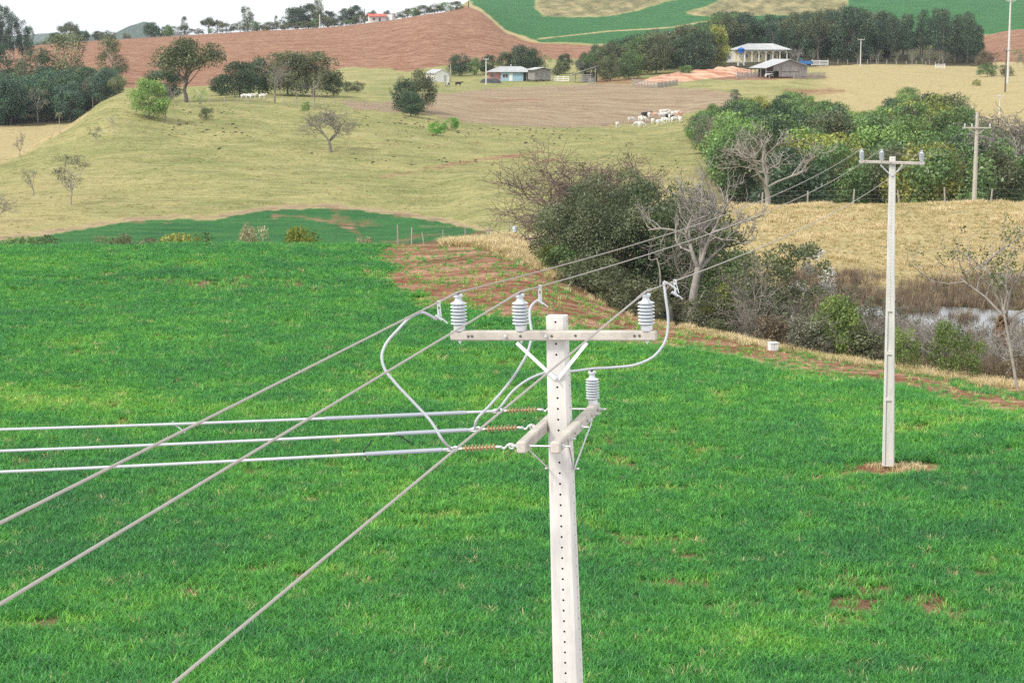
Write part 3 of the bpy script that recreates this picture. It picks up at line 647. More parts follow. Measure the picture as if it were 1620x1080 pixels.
tint = np.where((vv > 4.5) & (r.random(len(P)) < .12 * (qx > 850)), .97, tint)
scl = (.62 + .75 * (nb_ * .6 + (1 - na_) * .4)) * (.8 + .4 * r.random(len(P))) * np.where(bare > .3, .6, 1) * (1 + .25 * np.clip((Dk - 60) / 60, 0, 1))
scatter("young_wheat", P, scl, tint, wt_m, "young green wheat growing over the whole near field", "crop", 5)

st_m = [tuft_mesh("straw_tuft", 30, 0.42, 0.022, 0.22, 0.9, M_STRAW, 31 + k, 3, .8) for k in range(4)]
r = np.random.default_rng(22)
px, D = spread(52000, 780, 1760, 70, 172, r, 0.4); P = gpt(px, D); v = samp(GV, px, D); n_a = fbm(P[:, 0] / 2, P[:, 1] / 2, 3); nn2 = fbm(P[:, 0] / 8, P[:, 1] / 6, 3)
k1 = (v > 7.95) & (v < 9.15) & (r.random(len(D)) < .25 + .9 * n_a); k2 = (v > 4.93) & (v < 5.30) & (r.random(len(D)) < n_a * np.interp(px, [820, 880, 1000, 1080], [1.2, .35, .35, 1.2]))
px2, D2 = spread(9000, 700, 900, 104, 140, r); P2 = gpt(px2, D2); v2 = samp(GV, px2, D2); k3 = (v2 > 5.05) & (v2 < 6.6)
a_ = r.random(400) * 6.283; rr = np.sqrt(r.random(400)); pole2 = ground_at(1404, 741, 50, 70); P3 = np.stack([pole2[0] + .25 + rr * .9 * np.cos(a_), pole2[1] + rr * .55 * np.sin(a_), np.full(400, pole2[2])], -1)[:70]
PP = np.concatenate([P[k1], P[k2], P2[k3], P3]); n_a = fbm(PP[:, 0] / 2.5, PP[:, 1] / 2.5, 3)
tint = np.clip(.62 + (n_a - .5) * 1.3 + r.normal(0, .16, len(PP)), 0, 1); sc_ = (.5 + .8 * r.random(len(PP))) * (.55 + .9 * n_a); sc_[:k1.sum()] *= np.where(n_a[:k1.sum()] > .62, .8, .5); sc_[k1.sum():k1.sum() + k2.sum()] *= .62; sc_[-70:] = np.where(r.random(70) < .5, .02, .25 + .4 * r.random(70))
scatter("dry_grass", PP, sc_, tint, st_m, "bleached dry grass on the slope beyond the marsh and along the field edge", "grass", 6)
# short rank tufts that roughen the grazed hill and the far pasture
hill_m = [tuft_mesh("pasture_tuft", 18, 0.30, 0.05, 0.3, 0.9, M_STRAW, 61 + k, 2, .8) for k in range(3)]
px, D = spread(30000, -40, 1240, 190, 430, r, .6); P = gpt(px, D); v = samp(GV, px, D); n_a = fbm(P[:, 0] / 3, P[:, 1] / 3, 4)
k1 = (v > 9.05) & (v < 11.1) & (r.random(len(D)) < (n_a - .3) * 2.2) & (samp(wheat, px, D) < .2) & (samp(stubble, px, D) < .3) & (samp(floor_, px, D) < .3)
PP = P[k1]; tint = np.clip(.42 + (n_a[k1] - .5) * -1.2 + r.normal(0, .15, len(PP)), .1, .9)
scatter("pasture_grass", PP, .3 + .5 * r.random(len(PP)) ** 2, tint, hill_m, "short tufted pasture grass on the rolling hillside", "grass", 9)
rd_m = [tuft_mesh("reed_tuft", 26, 0.85, 0.02, 0.3, 0.5, M_REED, 41 + k, 3, .5) for k in range(4)]
px, D = spread(9000, 1230, 1760, 84, 128, r); P = gpt(px, D); v = samp(GV, px, D); n_a = fbm(P[:, 0] / 3, P[:, 1] / 3, 3); qx, qy = proj(P)
open_w = ((np.hypot((P[:, 0] - 27) / 10, (P[:, 1] - 112.5) / 4.2) < 1) & (n_a < .6)) | ((P[:, 1] < 110) & (P[:, 0] > 20) & (n_a < .52))
k1 = (v > 5.3) & (v < 8.1) & ~open_w & (r.random(len(D)) < (n_a - .28) * 2.2)
PP = P[k1]; scatter("marsh_reeds", PP, .45 + .6 * r.random(len(PP)), np.clip(.4 + r.normal(0, .25, len(PP)), 0, 1), rd_m, "brown dead reeds and sedge standing in the marsh water", "reeds", 7)
# dark clods and stones strewn over the grazed slope
rk = []
for k in range(3):
    bm = bmesh.new(); bmesh.ops.create_icosphere(bm, subdivisions=1, radius=.32); rr_ = random.Random(k)
    for v_ in bm.verts: v_.co *= rr_.uniform(.6, 1.25); v_.co.z *= .55
    me = bpy.data.meshes.new("clod"); bm.to_mesh(me); bm.free(); me.materials.append(M_ROCK); rk.append(me)
cl = []
for (cx, cy_, sx, sy, n_) in ((655, 205, 45, 16, 60), (740, 208, 60, 10, 30), (870, 212, 60, 14, 60), (350, 205, 60, 12, 45), (560, 190, 50, 12, 14), (690, 255, 120, 6, 30), (330, 175, 30, 6, 25), (380, 230, 90, 30, 16)):
    for _ in range(n_): cl.append(ground_at(cx + r.normal() * sx * .6, cy_ + r.normal() * sy * .6, 200, 420))
cl = np.array(cl); scatter("scattered_clods", cl + [0, 0, .03], .3 + .75 * r.random(len(cl)) ** 2, r.random(len(cl)), rk, "small dark stones and clods strewn over the grazed hillside", "stones", 8)

# ------------------------------------------------------------------ power poles and lines
POLE_H = 9.35
def shaft_w(h): return 0.185 + 0.019 * h           # h = metres below the top
def shaft_d(h): return 0.145 + 0.021 * h
def pole_mesh(name):
    """tapered concrete pole: drilled upper web, ribbed recess lower down. top at z=0"""
    V = []; Fs = []; mats = []
    def vert(p): V.append(p); return len(V) - 1
    def quad(a, b, c, d, m=0): Fs.append((a, b, c, d)); mats.append(m)
    ch = .022
    step = 0.1; n = int(POLE_H / step)
    PANEL0 = 4.45
    for side in range(4):
        ax = side * math.pi / 2; ca, sa = math.cos(ax), math.sin(ax)
        def pt(u, h, inset=0.0):
            # u in -1..1 across the face, face 0 looks to -y
            w, d = (shaft_w(h), shaft_d(h)) if side % 2 == 0 else (shaft_d(h), shaft_w(h))
            x = u * (w / 2 - ch); y = -(d / 2 - inset)
            return (x * ca - y * sa, x * sa + y * ca, -h)
        for k in range(n):
            h0, h1 = k * step, (k + 1) * step
            recess = side % 2 == 0 and h0 >= PANEL0
            rib = recess and ((h0 - PANEL0) % 1.35) < .099
            if recess and not rib:
                e = .62
                o0, o1, o2, o3 = [vert(pt(u, h)) for u, h in ((-1, h0), (-e, h0), (-e, h1), (-1, h1))]; quad(o0, o3, o2, o1)
                o0, o1, o2, o3 = [vert(pt(u, h)) for u, h in ((e, h0), (1, h0), (1, h1), (e, h1))]; quad(o0, o3, o2, o1)
                i0, i1, i2, i3 = [vert(pt(u, h, .045)) for u, h in ((-e * .93, h0), (e * .93, h0), (e * .93, h1), (-e * .93, h1))]; quad(i0, i3, i2, i1)
                l0, l1 = vert(pt(-e, h0)), vert(pt(-e, h1)); quad(l0, l1, i3, i0); r0, r1 = vert(pt(e, h0)), vert(pt(e, h1)); quad(r0, i1, i2, r1)
                if ((h0 - PANEL0 - step) % 1.35) < .05: a, b = vert(pt(-e, h0)), vert(pt(e, h0)); quad(a, i0, i1, b)
                if ((h1 - PANEL0) % 1.35) < .05 or k == n - 1: a, b = vert(pt(-e, h1)), vert(pt(e, h1)); quad(a, b, i2, i3)
                continue
            if recess:
                a = [vert(pt(u, h)) for u, h in ((-1, h0), (1, h0), (1, h1), (-1, h1))]; quad(a[0], a[3], a[2], a[1]); continue
            rad = .0105; hm = (h0 + h1) / 2; w = (shaft_w(hm) if side % 2 == 0 else shaft_d(hm)) / 2 - ch
            outer = [vert(pt(u, h)) for u, h in ((-1, h0), (0, h0), (1, h0), (1, hm), (1, h1), (0, h1), (-1, h1), (-1, hm))]
            ring = []; deep = []
            for q in range(8):
                an = math.pi * 3 / 4 - q * math.pi / 4
                ring.append(vert(pt(rad * math.cos(an) / w, hm - rad * math.sin(an)))); deep.append(vert(pt(rad * math.cos(an) / w, hm - rad * math.sin(an), .06)))
            for q in range(8):
                j = (q + 1) % 8; quad(outer[q], ring[q], ring[j], outer[j]); quad(ring[q], deep[q], deep[j], ring[j], 1)
            Fs.append(tuple(deep[::-1])); mats.append(1)
        # chamfer to the next face
        def pt2(h):
            w, d = (shaft_w(h), shaft_d(h)) if side % 2 == 0 else (shaft_d(h), shaft_w(h))
            a = (w / 2 - ch, -d / 2); b = (w / 2, -(d / 2 - ch)); return [(x * ca - y * sa, x * sa + y * ca, -h) for x, y in (a, b)]
        for k in range(n):
            t, u = pt2(k * step), pt2((k + 1) * step); a, b, c, d = vert(t[0]), vert(t[1]), vert(u[1]), vert(u[0]); quad(a, d, c, b)
    w, d = shaft_w(0) / 2, shaft_d(0) / 2
    top = [vert(p) for p in ((w - ch, -d, 0), (w, -d + ch, 0), (w, d - ch, 0), (w - ch, d, 0), (-w + ch, d, 0), (-w, d - ch, 0), (-w, -d + ch, 0), (-w + ch, -d, 0))]
    Fs.append(tuple(top)); mats.append(0)
    me = bpy.data.meshes.new(name); me.from_pydata(V, [], Fs); me.update(); me.materials.append(M_CONC); me.materials.append(M_HOLE)
    me.polygons.foreach_set("material_index", np.array(mats, np.int32)); return me
POLE_ME = pole_mesh("shaft")

def ins_profile(R, r, n, h, base=0.055):
    pr = [(R * .62, 0), (R * .64, base * .9), (R * .58, base)]
    z0 = base; st_ = (h - base - .075) / n
    for k in range(n):
        z = z0 + k * st_; rr = R * (1 if k < n - 1 else .97)
        pr += [(r, z + st_ * .05), (rr * .80, z + st_ * .20), (rr, z + st_ * .30), (rr * .985, z + st_ * .42), (r * 1.25, z + st_ * .78)]
    zt = z0 + n * st_
    pr += [(R * .52, zt - st_ * .05), (R * .42, zt + .012), (R * .36, zt + .03), (R * .56, zt + .042), (R * .56, zt + .062), (R * .2, zt + .068)]
    return pr
def insulator(parent, c, R, h, n, tilt=None, name="insulator"):
    mb = MB(); mb.lathe(ins_profile(R, R * .55, n, h), (0, 0, 0), None, 24); o = mb.build(name, M_PORC, parent, True, c)
    b = MB(); b.lathe([(R * .66, -.004), (R * .69, .004), (R * .69, .048), (R * .6, .053)], (0, 0, 0), None, 20).build("base_cap", M_GALV, o, True)
    t = MB(); t.bar((0, -.035, h - .012), (0, .035, h - .012), .014, .012); t.box((0, 0, h - .008), (.022, .05, .016)); t.build("tie", M_BLACK, o)
    return o

def line_pole(px, Dd, lean, yaw, label, H_top, arm_tilt=0.0, near=False):
    top = np.array([(px[0] - 810) / F * (Dd * ct + (CAM_H - H_top) * st), Dd, H_top])
    base_z = H_top - POLE_H * math.cos(lean)
    root = thing("power_pole", label, "power pole", (top[0] + POLE_H * math.sin(lean), top[1], base_z))
    root.rotation_euler = (Matrix.Rotation(-lean, 3, 'Y') @ Matrix.Rotation(-yaw, 3, 'Z')).to_euler()
    T = POLE_H
    sh = link("shaft", POLE_ME, root, (0, 0, T))
    d0 = shaft_d(.16) / 2
    arm = MB(); R = np.array(Matrix.Rotation(arm_tilt, 3, 'Y') @ Matrix.Rotation(math.pi / 2, 3, 'Y'))
    arm.box((-.02, 0, 0), (.088, .085, 1.91), R, .012); ya = -d0 - .045
    a = arm.build("crossarm", M_CONC_DIRTY, root, loc=(0, ya, T - .165))
    for x in (-.80, -.765, -.31, -.02, .20, .74, .785): MB().lathe([(.0125, 0), (.0125, .004)], (x, -.0425, .004 * math.sin(x * 9) - x * arm_tilt), (0, -1, 0), 10).build("bolt_hole", M_HOLE, a)
    for x in (-.45, -.07): MB().lathe([(.016, 0), (.016, .018), (.006, .020), (.006, .045)], (x, -.042, -x * arm_tilt), (0, -1, 0), 6).build("bolt", M_GALV, a)
    for x in (-.893, -.313, .845):
        i = insulator(root, (x, ya, T - .165 + .046 - x * arm_tilt), .078, .345, 7)
        pn = MB(); pn.lathe([(.007, -.125), (.008, -.12), (.008, -.108), (.017, -.108), (.017, -.094), (.008, -.090)], (0, 0, 0), None, 8); pn.build("pin", M_GALV, i)
    for s in (-1, 1):
        br = MB(); br.bar((s * .325 - .02, ya - .055, T - .225), (s * .012, -shaft_d(.56) / 2 - .014, T - .57), .008, .032); 
        br.build("brace", M_WHITE if near else M_GALV, root)
    bb = MB(); bb.lathe([(.02, 0), (.02, .02), (.008, .022), (.008, .06)], (0, -shaft_d(.56) / 2 - .004, T - .56), (0, -1, 0), 8); bb.build("brace_bolt", M_GALV, root)
    bpy.context.view_layer.update()
    return root, ya

YAW = math.radians(13)
near_pole, ya1 = line_pole((881,), 18.0, .034, YAW, "tall white drilled concrete power pole with two crossed arms and tap-off cables", unproj(881, 499, 18.0)[2], 0.0, True)
far_top = unproj(1412, 248, 59.0)
base2 = zxy(*(far_top[:2])); 
far_pole, ya2 = line_pole((1412,), 59.0, .0145, math.radians(12), "concrete power pole with three insulators standing in the green wheat", far_top[2], .03)
T = POLE_H
# lower pair of arms on the near pole, running along the line
hz = T - 1.03; hw = shaft_w(1.03) / 2; arms = []
for s in (-1, 1):
    mb = MB(); mb.box((0, 0, 0), (.088, .105, 1.92), np.array(Matrix.Rotation(math.pi / 2, 3, 'X')), .012)
    a = mb.build("side_arm", M_CONC_DIRTY, near_pole, loc=(s * (hw + .05), 0, hz)); arms.append(a)
    for y in (-.62, -.30, .28, .52, .80): MB().lathe([(.012, 0), (.012, .004)], (s * .044, y, .0), (s, 0, 0), 8).build("bolt_hole", M_HOLE, a)
    for y in (-.5, .33, .66): MB().lathe([(.014, 0), (.014, .016), (.006, .018), (.006, .05)], (s * .044, y, -.01), (s, 0, 0), 6).build("bolt", M_GALV, a)
for y in (-.88, -.02, .86):
    rd = MB(); rd.tube([(-hw - .16, y, hz), (hw + .17, y, hz)], .009, 8); rd.lathe([(.02, 0), (.02, .02)], (hw + .095, y, hz), (1, 0, 0), 6); rd.lathe([(.02, 0), (.02, .02)], (-hw - .095, y, hz), (-1, 0, 0), 6); rd.build("tie_rod", M_GALV, near_pole)
for s in (-1, 1):
    for y0, y1 in ((-.62, -.03), (.45, .03)):
        sx = shaft_w(1.42) / 2 + .012
        rd = MB(); rd.tube([(s * (hw + .10), y0, hz - .01), (s * (hw + .10), y0 * .97, hz - .06), (s * sx, y1, T - 1.42)], .008, 6); rd.build("stay", M_GALV, near_pole)
mb = MB(); mb.tube([(-shaft_w(1.42) / 2 - .05, 0, T - 1.425), (shaft_w(1.42) / 2 + .06, 0, T - 1.425)], .009, 8); mb.build("stay_bolt", M_GALV, near_pole)
insulator(near_pole, (hw + .05, .82, hz + .053), .066, .335, 8)
bpy.context.view_layer.update()
NM = np.array(near_pole.matrix_world); FM = np.array(far_pole.matrix_world)
def W(Mx, p): return (Mx @ np.array([*p, 1.0]))[:3]
# strain strings: hook, polymer insulator, clamp and sleeve, then the covered tap-off conductor to the left
tap_dir = NM[:3, :3] @ np.array([-1, 0, 0]); tap_dir[2] = 0; tap_dir /= np.linalg.norm(tap_dir)
clamps = []; tap_names = ("nearest the end of the side arm", "in the middle", "behind the pole")
def ring(c, R, rr, nrm, mb):
    nrm = Vector(nrm).normalized(); q = Vector((0, 0, 1)).rotation_difference(nrm).to_matrix()
    pts = [np.array(c) + np.array(q @ Vector((R * math.cos(t), R * math.sin(t), 0))) for t in np.linspace(0, 2 * math.pi, 17)]; mb.tube(pts, rr, 6, False)
for k, (y, tgt_px) in enumerate(((-.88, (0, 746)), (-.02, (0, 713)), (.86, (0, 679)))):
    a0 = W(NM, (-hw - .09, y, hz))
    # far end of the span: seen leaving the frame at tgt_px
    e = a0 + tap_dir * (a0[0] / tap_dir[0] * -1 + 5.0 if False else 5.2)
    pe = unproj(tgt_px[0], tgt_px[1], e[1]); d = pe - a0; L = np.linalg.norm(d); d /= L
    def at(s, dz=0): return a0 + d * s + np.array([0, 0, dz])
    st_ = thing("strain_insulator", ("brown finned strain insulator on the near end of the side arm", "brown finned strain insulator at the middle of the side arm", "brown finned strain insulator on the far end of the side arm")[k], "insulator", at(0))
    def loc(p): return np.array(p) - at(0)
    hk = MB(); hk.tube([loc(at(-.01)), loc(at(.05, .004))], .012, 8); ring(loc(at(.065)), .022, .008, np.cross(d, (0, 0, 1)), hk)
    hk.tube(smooth_path([loc(at(.07, .02)), loc(at(.10, .012)), loc(at(.13, -.016)), loc(at(.155, -.01)), loc(at(.165, .008))], 14), .010, 6)
    ring(loc(at(.172)), .02, .007, (0, 0, 1), hk); hk.tube([loc(at(.185)), loc(at(.205))], .013, 8); hk.build("hook", M_GALV, st_, True)
    rd = MB(); pr = [(.010, 0)]
    for q in range(9): z = .018 + q * .032; pr += [(.010, z), (.033 if q % 2 == 0 else .029, z + .003), (.033 if q % 2 == 0 else .029, z + .006), (.010, z + .010)]
    pr += [(.010, .315)]; rd.lathe(pr, loc(at(.205)), d, 18); rd.build("finned_rod", M_POLY, st_, True)
    cl_ = MB(); cl_.tube([loc(at(.515)), loc(at(.56))], .013, 8); ring(loc(at(.585)), .024, .009, np.cross(d, (1, 0, .3)), cl_)
    cl_.tube(smooth_path([loc(at(.60, .012)), loc(at(.63, .014)), loc(at(.66, 0)), loc(at(.69, -.006))], 10), .009, 6); cl_.tube(smooth_path([loc(at(.60, -.012)), loc(at(.64, -.014)), loc(at(.69, -.004))], 10), .009, 6); cl_.build("clamp", M_GALV, st_, True)
    # conductor with a slack curve, well past the frame
    ss = np.linspace(.62, 34, 120); pts = np.array([at(s) for s in ss]); pts[:, 2] += .0028 * (ss - .62) * (ss - L) * np.where(ss < L, .6, .25)
    cable = thing("tap_cable", ("grey covered tap-off cable clamped to the near end of the side arm", "grey covered tap-off cable clamped to the middle of the side arm", "grey covered tap-off cable from the far end of the side arm")[k], "cable", at(.62), group=None)
    o0 = at(.62)
    cb = MB(); cb.tube(pts - o0, .0135, 8); cb.build("conductor", M_COVER, cable, True)
    s1 = (.70, .68, .92)[k]; s2 = (1.42, 1.38, 2.35)[k]
    def cat_(s): z = .0028 * (s - .62) * (s - L) * .6; return at(s, z)
    sl = MB(); sl.tube([cat_(s) - o0 for s in np.linspace(s1, s2, 12)], .019, 8); sl.build("sleeve", M_SLEEVE, cable, True)
    if k == 0:
        tl = MB(); c0 = cat_(1.43) - o0; tl.tube(smooth_path([c0, c0 + [-.01, 0, .03], c0 + [.03, 0, .07], c0 + [.07, 0, .13]], 8), .006, 6); tl.tube(smooth_path([c0, c0 + [.02, -.01, -.04], c0 + [.06, -.02, -.06]], 6), .006, 6); tl.build("tie_tail", M_BLACK, cable)
    if k == 1:
        tl = MB(); c0 = cat_(1.38) - o0; tl.tube([c0, c0 + [.05, -.01, -.025], c0 + [.14, -.02, -.085]], .007, 6); tl.build("tie_tail", M_BLACK, cable)
    if k == 2:
        tl = MB(); c0 = cat_(3.95) - o0; tl.tube([c0 + [0, 0, .03], c0, c0 + [.05, 0, -.03], c0 + [.12, -.02, -.085]], .007, 6); tl.build("tie_tail", M_COVER, cable)
    clamps.append(at(.62))

# three line conductors: towards the camera side, over the near pole's insulators, on to the farther pole and the next
third = unproj(1543, 181, 165.0)
def sagpath(a, b, sag, n=40):
    t = np.linspace(0, 1, n)[:, None]; p = a + (b - a) * t; p[:, 2] -= sag * 4 * (t * (1 - t))[:, 0]; return p
wires = []
xs3 = (-.893, -.313, .845); leave = ((0, 827), (0, 955), (275, 1080))
i_top = .345 + .046 - .165 + .006
x3 = (-1.05, 0.0, 1.05)
names3 = ("left", "middle", "right")
lead = np.array([[0., 0., 0.]] * 3)
for k in range(3):
    a = W(NM, (xs3[k], ya1, T + i_top)); b = W(FM, (xs3[k], ya2, T + i_top - xs3[k] * .03))
    q = unproj(*leave[k], (8.6, 8.0, 8.4)[k])                        # where it leaves the photo, left of and below the camera
    back = q + (q - a) / np.linalg.norm(q - a) * 22
    pts = np.concatenate([sagpath(back, a, .0, 30)[:-1], sagpath(a, b, .32, 60)])
    c = third + np.array([x3[k], 0, -1.05]) ; pts = np.concatenate([pts[:-1], sagpath(b, c, 1.0, 50)])
    o0 = pts[29].copy()
    w = thing("line_wire", ("bare power line wire tied to the insulator at the jumper-loop end of the crossarm", "bare power line wire tied to the insulator nearest the pole top", "bare power line wire tied to the lone insulator beyond the pole top")[k], "wire", o0)
    mb = MB(); mb.tube(pts - o0, np.concatenate([np.full(30, .0085), np.full(59, .0062), np.full(len(pts) - 89, .0042)]), 7); mb.build("conductor", M_ALU, w, True)
    gr = MB(); dv = (pts[28] - pts[29]); dv /= np.linalg.norm(dv); gr.tube([np.zeros(3) + dv * .04, dv * .34], .0125, 7); dv2 = (pts[30] - pts[29]); dv2 /= np.linalg.norm(dv2); gr.tube([dv2 * .04, dv2 * .25], .0125, 7); gr.build("armour_rod", M_ALU, w, True)
    wires.append((a, pts))

# jumpers from the line wires down to the tap-off clamps, with their hot-line clamps
def jumper(pix, d0, d1, label, end=None, start=None):
    n = len(pix); P_ = [unproj(px_, py_, d0 + (d1 - d0) * i / (n - 1)) for i, (px_, py_) in enumerate(pix)]
    if end is not None: P_[-1] = end
    o0 = P_[0].copy(); root = thing("jumper_cable", label, "cable", o0)
    mb = MB(); mb.tube(smooth_path(np.array(P_) - o0, 70), .0128, 10); mb.build("loop", M_COVER, root, True); return root, o0
def hot_clamp(root, o0, top, dz, side):
    top = np.array(top) - o0; mb = MB()
    mb.box(top + [0, 0, -.012], (.03, .03, .05)); mb.tube([top + [-.012, 0, -.03], top + [-.012 + .02 * side, 0, -dz]], .006, 6); mb.tube([top + [.012, 0, -.03], top + [.014 + .02 * side, 0, -dz]], .006, 6)
    mb.tube([top + [-.03, .0, -dz + .01], top + [.03, .01, -dz - .03]], .014, 8); mb.tube([top + [.03, .01, -dz - .02], top + [.075, .015, -dz - .06]], .008, 6); mb.tube([top + [0, 0, -dz * .5], top + [.0, .0, -dz - .01]], .009, 6)
    mb.build("wire_clamp", M_GALV, root, True)
jp, o0 = jumper([(690, 505), (680, 499), (668, 494), (652, 500), (630, 521), (610, 545), (604, 562), (608, 582), (625, 605), (655, 637), (683, 668), (699, 694), (706, 712)], 17.5, 17.1, "long grey jumper cable looping out left of the pole", clamps[0]); 
a, pts = wires[0]; t_ = .065; dv = (pts[0] - a) / np.linalg.norm(pts[0] - a); c_ = min((a + dv * s for s in np.linspace(.05, .8, 80)), key=lambda p: abs(proj(p)[0] - 690)); hot_clamp(jp, o0, c_, .13, .3)
jp, o0 = jumper([(855, 474), (846, 478), (839, 487), (838, 502), (841, 528), (835, 556), (820, 584), (797, 616), (772, 644), (754, 664), (744, 679)], 18.9, 18.0, "grey jumper cable dropping behind the crossarm to the middle cable", clamps[1])
a, pts = wires[1]; dv = (pts[32] - a) / np.linalg.norm(pts[32] - a); c_ = min((a + dv * s for s in np.linspace(.05, 3.0, 200)), key=lambda p: abs(proj(p)[0] - 854)); hot_clamp(jp, o0, c_, .14, 0)
pi = W(NM, (hw + .05, .82, hz + .053 + .335)); pip = proj(pi)
jp, o0 = jumper([(1050, 446), (1053, 470), (1057, 510), (1052, 540), (1036, 562), (1008, 576), (970, 581), (938, 583), (905, 587), (868, 588), (836, 600), (810, 620), (793, 642), (786, 651)], 19.4, 18.8, "long grey jumper cable carried over the standing insulator on the side arm", clamps[2])
a, pts = wires[2]; dv = (pts[32] - a) / np.linalg.norm(pts[32] - a); c_ = min((a + dv * s for s in np.linspace(.05, 3.0, 200)), key=lambda p: abs(proj(p)[0] - 1068)); hot_clamp(jp, o0, c_, .12, 1.2)
lk = MB(); c2 = unproj(1050, 445, 19.4) - o0; lk.tube([c2, c2 + [.05, 0, -.025], c2 + [.13, .02, -.085]], .011, 8); lk.build("terminal", M_GALV, jp, True)

# farther poles of the same and of other lines
def small_pole(px_, D_, base_py, top_py, arm_w, arm_dy, mat, label, group=None, rad=.12, arms_=1, vee=True):
    b = np.array(gpt(px_, D_)); top = z_of(top_py, D_); h = top - b[2] 
    o = thing("utility_pole", label, "utility pole", b, 0, group)
    mb = MB(); mb.box((0, 0, h / 2 - .2), (.01, .01, .01)) if False else None
    s_ = MB(); s_.tube([(0, 0, -.3), (0, 0, h * .5), (0, 0, h)], [rad * 1.35, rad * 1.1, rad * .8], 8); s_.build("shaft", mat, o, True)
    for q in range(arms_):
        z = h - arm_dy - q * 1.1
        if arm_w:
            a_ = MB(); a_.bar((-arm_w / 2, -rad - .05, z), (arm_w / 2, -rad - .05, z), .10, .10); am = a_.build("crossarm", mat, o)
            for x in (-arm_w * .46, 0.0 if arm_dy < .3 else -arm_w * .2, arm_w * .46):
                i_ = MB(); i_.lathe([(.05, 0), (.07, .05), (.045, .1), (.07, .15), (.045, .2), (.06, .26), (.03, .3)], (x, -rad - .05, z + .05), None, 8); i_.build("insulator", M_PORC, o, True)
            if vee:
                for s in (-1, 1): v_ = MB(); v_.bar((s * arm_w * .3, -rad - .02, z - .05), (0, -rad - .02, z - .55), .05); v_.build("brace", mat, o)
    return o
small_pole(1541, 165, 330, 178, 2.25, 1.25, M_CONC_DIRTY, "weathered pole with braced crossarm rising behind the dry grass crest", rad=.15)
small_pole(1581, 395, 200, 150, 1.6, .3, M_CONC, "slim pale pole at the foot of the far right pasture", rad=.13)
small_pole(1590, 440, 131, 78, 1.9, .25, M_DARKWOOD, "dark wooden pole beside the tall white pole on the pasture", rad=.15)
small_pole(1594, 470, 106, -12, 2.2, .9, M_CONC, "tall white pole standing behind the bushes on the far pasture", rad=.22, arms_=2)
small_pole(769, 500, 138, 93, 1.2, .2, M_CONC, "pale concrete pole in front of the light blue farmhouse", rad=.14, vee=False)
small_pole(713, 515, 130, 102, 0, .2, M_POST, "short wooden pole beside the white gabled shed", rad=.12)
small_pole(1361, 545, 110, 62, 1.9, .2, M_CONC, "pole with crossarm between the cream house and the forest", rad=.13, vee=False)
small_pole(506, 880, 47, 23, 0, .2, M_CONC, "pale pole on the skyline before the big tree clump", rad=.22)
small_pole(570, 880, 41, 25, 0, .2, M_POST, "short post-like pole on the skyline left of the red roofed house", rad=.22)
small_pole(577, 890, 41, 14, 1.6, .3, M_DARKWOOD, "dark skyline pole with crossarm left of the red roofed house", rad=.2, vee=False)
small_pole(1087, 560, 100, 52, 0, .2, M_CONC, "pale pole standing among the farm trees", rad=.12)
small_pole(741, 905, 15, 2, 0, .2, M_DARKWOOD, "dark pole on the crest beside the skyline palm", rad=.25)

# ------------------------------------------------------------------ trees
class Acc:
    def __init__(s): s.V = []; s.Q = []; s.n = 0
    def tube(s, pts, rad, sides=6):
        V, Fs = tube(pts, rad, sides, False); s.V.append(V); s.Q.append(np.array(Fs, np.int32) + s.n); s.n += len(V)
    def mesh(s, name, mat): return mesh_from(name, np.concatenate(s.V), np.concatenate(s.Q), mat, True)

def leaves_mesh(name, C, Rr, n_per, size, r, mat=M_LEAF, squash=.92, shell=.5, aspect=.55, droop=0.0):
    """C (k,3) clump centres, Rr (k,) radii: small folded leaf sprays through each clump's volume"""
    k = len(C); cnt = np.maximum(4, (n_per * (Rr / Rr.mean()) ** 2).astype(int)); idx = np.repeat(np.arange(k), cnt); n = len(idx)
    d = r.normal(size=(n, 3)); d /= np.linalg.norm(d, axis=1)[:, None]; d[:, 2] = np.where((d[:, 2] < -.45) & (r.random(n) < .5), -d[:, 2], d[:, 2])
    rad = (shell + (1.08 - shell) * r.random(n) ** .8) * Rr[idx]
    # ragged clumps: radius changes with direction
    rad *= .78 + .45 * fbm(d[:, 0] * 2.2 + idx * 3.1, d[:, 1] * 2.2 + d[:, 2] * 2.2 + 9, 2)
    P = C[idx] + d * rad[:, None] * np.array([1, 1, squash]); P[:, 2] -= droop * r.random(n) * Rr[idx]
    nrm = d * .8 + r.normal(size=(n, 3)) * .55; nrm /= np.linalg.norm(nrm, axis=1)[:, None]
    t = np.cross(nrm, r.normal(size=(n, 3))); t /= np.linalg.norm(t, axis=1)[:, None]; b = np.cross(nrm, t)
    s = size * (.55 + .9 * r.random(n))[:, None]; w = s * aspect
    V = np.stack([P - t * s * .5, P + b * w * .5 + nrm * s * .08, P + t * s * .5 - nrm * s * .12, P - b * w * .5 + nrm * s * .08], 1).reshape(-1, 3)
    Q = np.arange(4 * n).reshape(n, 4)
    me = mesh_from(name, V, Q, mat, False)
    ctone = r.random(k); attr(me, "tone", np.repeat(np.clip(.55 * ctone[idx] + .45 * r.random(n) , 0, 1), 4))
    return me

